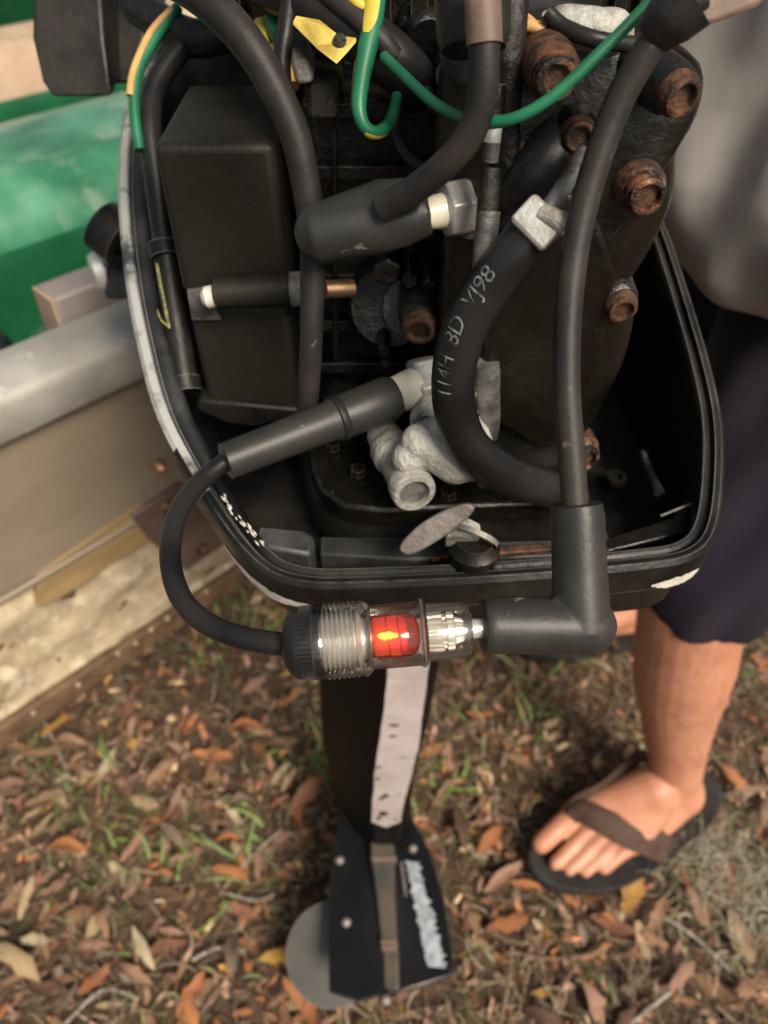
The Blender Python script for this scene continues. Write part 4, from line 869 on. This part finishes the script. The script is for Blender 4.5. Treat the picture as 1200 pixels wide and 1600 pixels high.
# shirt
def foldf(a, c):
    z = c[2]
    return .009*math.sin(a*3+z*11)+.007*math.sin(a*7-z*19+1)+.0045*math.sin(a*13+z*27)+.002*math.sin(a*23-z*31)
sr_ = dense([((.395,.655,.775),.165,.175),((.385,.655,.80),.182,.190),((.37,.655,.86),.186,.198),((.37,.655,1.00),.176,.198),((.375,.66,1.15),.165,.200),((.38,.66,1.30),.155,.205),((.375,.66,1.40),.125,.17),((.36,.66,1.46),.075,.09)], 5)
sm = MB(); sm.rings(cloth_loft(sr_, 96, foldf))
for s in (-1, 1): sm.capsule((.385,.66+.14*s,1.37), (.385,.66+.19*s,1.37), .085, .075); sm.lathe((.385,.66+.17*s,1.39), (.395,.66+.235*s,1.17), [(0,.075),(1,.072)], 24)
obj('shirt', baked(sm, .005, 2), M['shirt'], person, auto=0)

# ------------------------------------------------------------------ LEAF LITTER
PAL = {'rust orange': (.44,.18,.07), 'russet': (.25,.115,.065), 'light brown': (.32,.19,.115), 'dark brown': (.115,.062,.038), 'pale tan': (.46,.34,.20), 'pinkish brown': (.36,.21,.15), 'golden yellow': (.48,.27,.06), 'grey brown': (.21,.155,.11), 'straw coloured': (.50,.42,.27)}
SH = {'narrow oval': (.24, 0), 'broad oval': (.40, 0), 'curled': (.30, 1), 'folded': (.34, 2)}
def leaf_geo(ratio, mode, rnd):
    n = 7; vs = []
    for i in range(n):
        t = i/(n-1); w_ = ratio*.5*math.sin(math.pi*(t*.93+.04))**.75*(1+.12*math.sin(t*9+rnd)); x = t-.5
        bend = (.10, .34, .14)[mode]*math.sin(math.pi*t)*(1 if rnd % 2 else -1) + .05*math.sin(t*7+rnd)
        ed = (.05, .12, .20)[mode]*(1 if (rnd//2) % 2 else -.6)*math.sin(math.pi*t)
        for j, s in enumerate((-1, 0, 1)): vs.append((x+.03*math.sin(i*5.3+j*2+rnd), s*w_*(1+.22*math.sin(i*2.9+j*4.1+rnd*1.7))+.05*math.sin(t*3+rnd), bend*.8+abs(s)*ed))
    vs.append((-.62, .03, -.02)); 
    fs = [(3*i+j, 3*i+j+1, 3*i+j+4, 3*i+j+3) for i in range(n-1) for j in range(2)]
    return np.array(vs[:-1]), fs
LEAVES = {}
def leaf_mesh(cn, sn, v):
    k = (cn, sn, v)
    if k in LEAVES: return LEAVES[k]
    vs, fs = leaf_geo(*SH[sn], v)
    me = bpy.data.meshes.new('fallen_leaf'); 
    th = .006
    nn = len(vs); low = vs - np.array([0,0,th*1.5])
    allv = np.concatenate([vs, low]); f2 = fs+[tuple(reversed([i+nn for i in f])) for f in fs]
    me.from_pydata(allv.tolist(), [], f2)
    c = np.array(PAL[cn])*(1+.12*math.sin(v*3.1))
    a = me.color_attributes.new('tint', 'FLOAT_COLOR', 'POINT'); cols = np.ones((2*nn, 4), dtype=np.float32); cols[:, :3] = c
    mid = np.array([i % 3 == 1 for i in range(nn)]*2); cols[mid, :3] *= 1.18
    a.data.foreach_set('color', cols.ravel()); me.materials.append(M['leaf']); me.shade_smooth(); LEAVES[k] = me; return me
def g(x, y): return float(gheight(x, y))-.012
def where(px, py):
    if (px-930)**2+(py-1300)**2 < 190**2: return 'beside the front flip-flop'
    if (px-1130)**2+(py-1370)**2 < 120**2: return 'by the grey moss clump'
    if (px-475)**2+(py-1490)**2 < 110**2: return 'next to the propeller blade'
    if abs(px-600) < 170 and py > 1060: return 'near the motor leg' + (' on its left' if px < 600 else ' on its right')
    if px > 900 and py < 1160: return 'behind the standing leg'
    if px < 420 and py < 1230: return 'below the riveted boat edge'
    v_ = 'front' if py > 1450 else ('middle' if py > 1280 else 'back')
    return ('in the litter at the %s %s' % (v_, 'left' if px < 600 else 'right'))
def put_leaf(px, py, size, cn, sn, yaw=None, lift=.006, tilt=.35):
    p = PZ(px, py, .0); z = max(g(p.x, p.y), -.02)+lift+size*.12
    o = bpy.data.objects.new('fallen_leaf', leaf_mesh(cn, sn, random.randrange(4))); C.objects.link(o)
    o.location = (p.x, p.y, z); o.rotation_euler = (random.uniform(-tilt, tilt), random.uniform(-tilt, tilt), yaw if yaw is not None else random.uniform(0, 6.28)); o.scale = (size*.98,)*3
    sz = 'large' if size > .052 else ('small' if size < .034 else 'medium')
    tag(o, '%s %s %s leaf %s' % (sz, cn, sn, where(px, py)), 'leaf', 'fallen leaves scattered over the ground')
hand = [(765,1312,.050,'rust orange','broad oval',.8),(984,1402,.062,'golden yellow','broad oval',1.1),(165,1205,.066,'straw coloured','narrow oval',1.35),(225,1482,.060,'straw coloured','narrow oval',-.9),(1153,1468,.062,'pale tan','broad oval',-1.3),(1182,1542,.070,'light brown','folded',.3),
        (438,1500,.046,'golden yellow','broad oval',.3),(335,1188,.062,'rust orange','folded',0),(275,1255,.050,'pinkish brown','narrow oval',1.4),(213,1322,.056,'pinkish brown','narrow oval',1.2),(30,1510,.075,'pale tan','curled',-.4),(360,1370,.050,'rust orange','curled',-.1),
        (1085,1425,.052,'light brown','broad oval',-1.2),(955,1450,.056,'russet','folded',-.3),(1080,1300,.050,'pinkish brown','broad oval',1.5),(470,1575,.075,'rust orange','narrow oval',-.9),(105,1330,.056,'rust orange','curled',0),(480,1245,.072,'russet','folded',.9),
        (445,1160,.045,'light brown','broad oval',.1),(1175,1235,.056,'pinkish brown','narrow oval',0),(815,1335,.05,'russet','curled',0),(370,1285,.05,'straw coloured','narrow oval',-.8),(55,1470,.036,'straw coloured','broad oval',0),(820,1383,.045,'rust orange','narrow oval',-.1),(1060,1530,.052,'pinkish brown','curled',.8),(690,1240,.05,'light brown','narrow oval',1.1),(770,1450,.05,'russet','curled',1.4),(300,1555,.055,'rust orange','folded',1.2),(85,1385,.05,'pinkish brown','curled',.7),(15,1410,.06,'light brown','curled',1.3)]
for h in hand: put_leaf(h[0], h[1], h[2], h[3], h[4], h[5], .014, .2)
cn_l = list(PAL); wts = [.12,.15,.22,.12,.09,.16,.02,.10,.02]
def zone(px, py):
    if px < 420 and py < 1160-.66*px: return False
    if py < 1000 and 330 < px < 1000: return False
    if 830 < px < 1110 and 1150 < py < 1390: return False
    if 985 < px < 1175 and 900 < py < 1200: return False
    if 500 < px < 710 and py > 1000: return False
    return True
cnt = 0
while cnt < 262:
    px = random.uniform(-20, 1220); py = random.uniform(900, 1610)
    if not zone(px, py): continue
    cnt += 1
    put_leaf(px, py, random.uniform(.024, .058)*(.85 if py < 1100 else 1), random.choices(cn_l, wts)[0], random.choice(list(SH)), None, random.uniform(.002, .013))
lv_all = [o for o in C.objects if o.name.startswith('fallen_leaf')]
def dups():
    d = {}
    for o in lv_all: d.setdefault(o['label'], []).append(o)
    return [v for v in d.values() if len(v) > 1]
for v in dups():
    for o in v: a = math.degrees(o.rotation_euler.z) % 180; o['label'] = o['label']+(', lying crosswise' if a < 35 or a > 145 else (', pointing away' if 60 < a < 120 else (', slanting right' if a < 90 else ', slanting left')))
for v in dups():
    v.sort(key=lambda o: o.location.x)
    nm = ['leftmost', 'rightmost'] if len(v) == 2 else ['leftmost', 'middle', 'rightmost'] if len(v) == 3 else ['leftmost', 'left middle', 'right middle', 'rightmost']
    for o, k in zip(v, nm): o['label'] = k+' '+o['label']
# the uncountable rest
def bulk_leaves(n, xr, yr, smin, smax, name):
    V = []; F = []; Cc = []; off = 0
    tm = [leaf_geo(*SH[s], v) for s in SH for v in range(3)]
    pal = np.array([PAL[c] for c in cn_l]); pw = np.array(wts)/sum(wts)
    for i in range(n):
        vs, fs = tm[rng.integers(len(tm))]
        s = rng.uniform(smin, smax); e = rng.uniform(-.7, .7, 2); yw = rng.uniform(0, 6.283)
        cx, sx, cy, sy, cz, sz = math.cos(e[0]), math.sin(e[0]), math.cos(e[1]), math.sin(e[1]), math.cos(yw), math.sin(yw)
        Rm = np.array([[cz,-sz,0],[sz,cz,0],[0,0,1]]) @ np.array([[cy,0,sy],[0,1,0],[-sy,0,cy]]) @ np.array([[1,0,0],[0,cx,-sx],[0,sx,cx]])
        x = rng.uniform(*xr); y = rng.uniform(*yr); z = float(gheight(x, y))-.012+rng.uniform(-.002, .012)
        V.append((vs*s) @ Rm.T + np.array([x, y, z])); F += [tuple(k+off for k in f) for f in fs]; off += len(vs)
        c = pal[rng.choice(len(pal), p=pw)]*rng.uniform(.5, 1.65); Cc.append(np.repeat(c[None], len(vs), 0))
    return finish(name, V, F, Cc, M['leaf'])
def finish(name, V, F, Cc, m):
    me = bpy.data.meshes.new(name); V = np.concatenate(V); Cc = np.concatenate(Cc)
    me.from_pydata(V.tolist(), [], F); a = me.color_attributes.new('tint', 'FLOAT_COLOR', 'POINT')
    a.data.foreach_set('color', np.concatenate([Cc, np.ones((len(Cc), 1))], 1).astype(np.float32).ravel()); me.materials.append(m); me.shade_smooth()
    o = bpy.data.objects.new(name, me); C.objects.link(o); return o
o = bulk_leaves(20000, (-1.15, 1.25), (-.15, 1.7), .007, .030, 'leaf_litter'); tag(o, 'dense bed of crumbled brown leaves covering the ground', 'leaf litter', kind='stuff')
o = bulk_leaves(3500, (-3, 3), (-1.2, 4.2), .03, .06, 'outer_leaf_litter'); tag(o, 'leaf litter continuing around the boat and beyond', 'leaf litter', kind='stuff')
def strands(n, xr, yr, ln, wd, pal, up, name, m, curl=1.2, z0=(0, .012), centres=None, spread=.05, seg=5):
    V = []; F = []; Cc = []; off = 0
    for i in range(n):
        if centres is not None:
            c = centres[rng.integers(len(centres))]; x = c[0]+rng.normal()*c[2]; y = c[1]+rng.normal()*c[2]
        else: x = rng.uniform(*xr); y = rng.uniform(*yr)
        p = np.array([x, y, float(gheight(x, y))-.012+rng.uniform(*z0)]); a = rng.uniform(0, 6.283); el = rng.uniform(*up); L = rng.uniform(*ln); w_ = rng.uniform(*wd); da = rng.normal()*curl/seg; de = -rng.uniform(0, .9)/seg*abs(el)*1.5
        pts = []
        for k in range(seg+1):
            d = np.array([math.cos(a)*math.cos(el), math.sin(a)*math.cos(el), math.sin(el)]); sd_ = np.array([-math.sin(a), math.cos(a), rng.normal()*.2])
            q = w_*(1-.75*(k/seg)**2); pts += [p-sd_*q*.5, p+sd_*q*.5]; p = p+d*L/seg; a += da; el += de
        V.append(np.array(pts)); F += [(off+2*k, off+2*k+1, off+2*k+3, off+2*k+2) for k in range(seg)]; off += 2*(seg+1)
        c = np.array(pal[rng.integers(len(pal))])*rng.uniform(.55, 1.15); Cc.append(np.repeat(c[None], 2*(seg+1), 0))
    return finish(name, V, F, Cc, m)
o = strands(26000, (-1.15, 1.25), (-.1, 1.6), (.015, .06), (.0008, .0022), [(.24,.16,.10),(.34,.25,.17),(.16,.11,.065),(.42,.34,.24),(.19,.17,.08),(.10,.065,.04)], (-.1, .6), 'dead_grass', M['litter'], z0=(.0, .018)); tag(o, 'tangle of dry brown grass stems through the leaf litter', 'dead grass', kind='stuff')
cen = []
for px, py, s in ((340,1000,.03),(400,940,.04),(370,930,.04),(850,1130,.03),(690,1210,.03),(800,1060,.05),(490,1190,.02),(150,1300,.05),(60,1240,.06),(250,1330,.04),(110,1230,.05),(390,1345,.03),(200,1340,.03),(420,1410,.05),(720,1190,.04),(520,1560,.04),(1180,950,.05),(1010,1170,.03),(760,1130,.05),(1060,1310,.012),(1055,1345,.012),(300,1460,.04),(180,1570,.05),(760,1560,.08),(640,1590,.05)):
    p = PZ(px, py, 0); cen.append((p.x, p.y, s))
for k in range(60): cen.append((rng.uniform(-1.1, 1.2), rng.uniform(0, 1.6), .03))
o = strands(1000, None, None, (.012, .036), (.0020, .0048), [(.15,.20,.05),(.22,.26,.08),(.10,.14,.04),(.27,.29,.11)], (.3, 1.2), 'green_grass', M['grass'], .8, (0, .01), cen); tag(o, 'young green grass shoots poking through the leaf litter', 'grass', kind='stuff')
o = strands(110, None, None, (.03, .07), (.003, .006), [(.15,.24,.06),(.22,.30,.08)], (.25, .8), 'green_grass', M['grass'], .6, (0, .01), [c for c in cen[:12]]); tag(o, 'wider bright green grass blades in loose tufts', 'grass', kind='stuff')
pm = PZ(1120,1375,0)
o = strands(520, None, None, (.02, .07), (.0010, .0022), [(.42,.40,.31),(.30,.29,.21),(.50,.48,.38),(.22,.20,.14)], (-.1, .9), 'moss_clump', M['litter'], 3.2, (.0, .028), [(pm.x, pm.y, .045), (pm.x+.06, pm.y-.03, .035), (pm.x-.02, pm.y+.05, .03)], seg=7); tag(o, 'tangled clump of grey green moss on the ground right of the flip-flop', 'moss')
# twigs
tw = [([(800,1478),(795,1530),(782,1600)],.0045,'twig','straight brown twig lying below the flip-flop at right of the motor leg'),([(800,1486),(860,1498),(925,1490),(940,1478)],.0030,'twig','thin curved brown twig joined end to end with a straight one'),
      ([(1025,1430),(1080,1465),(1140,1520)],.0036,'twig_grey','long bleached twig lying right of the yellow leaf'),([(1195,1390),(1170,1450),(1150,1500)],.0028,'twig_grey','thin bleached twig at the right edge below the moss'),([(985,1600),(1035,1560),(1050,1550)],.004,'twig_grey','short pale twig at the bottom right of the litter'),
      ([(440,1300),(395,1340),(350,1390)],.003,'twig_grey','thin pale twig left of the motor leg'),([(150,1395),(200,1350),(250,1300)],.0025,'twig','thin brown twig in the left litter among green shoots'),([(345,1395),(400,1410),(430,1400)],.003,'twig_grey','short pale twig left of the gearcase plate'),
      ([(300,1500),(340,1482),(385,1488)],.0035,'twig_grey','pale twig lying level left of the propeller'),([(360,1520),(300,1600),(270,1640)],.003,'twig','brown twig running towards the bottom edge at left'),([(240,1250),(330,1240),(350,1220)],.002,'twig','fine brown twig right of the straw coloured leaf'),
      ([(70,1130),(90,1170),(110,1220)],.003,'twig_grey','grey twig lying just below the boat edge'),([(1120,1020),(1160,1090),(1190,1110)],.003,'twig','brown twig behind the standing leg'),([(700,1300),(735,1270),(760,1240)],.0035,'twig','short brown twig right of the motor leg'),
      ([(860,1590),(880,1540),(900,1510)],.0028,'twig','brown twig rising from the bottom edge right of centre'),([(100,1600),(160,1545),(215,1560)],.003,'twig_grey','bent pale twig in the bottom left corner')]
for pts, r, m_, lab in tw:
    q = [PZ(x, y, .0) for x, y in pts]; q = [v+Vector((0, 0, g(v.x, v.y)+.014)) for v in q]
    tag(obj('twig', MB().tube(q, [r*.55, r*.6, r*.4][:len(q)] if len(q) == 3 else [r*.6]*len(q), 8, 5), M[m_], origin=q[1]), lab, 'twig')
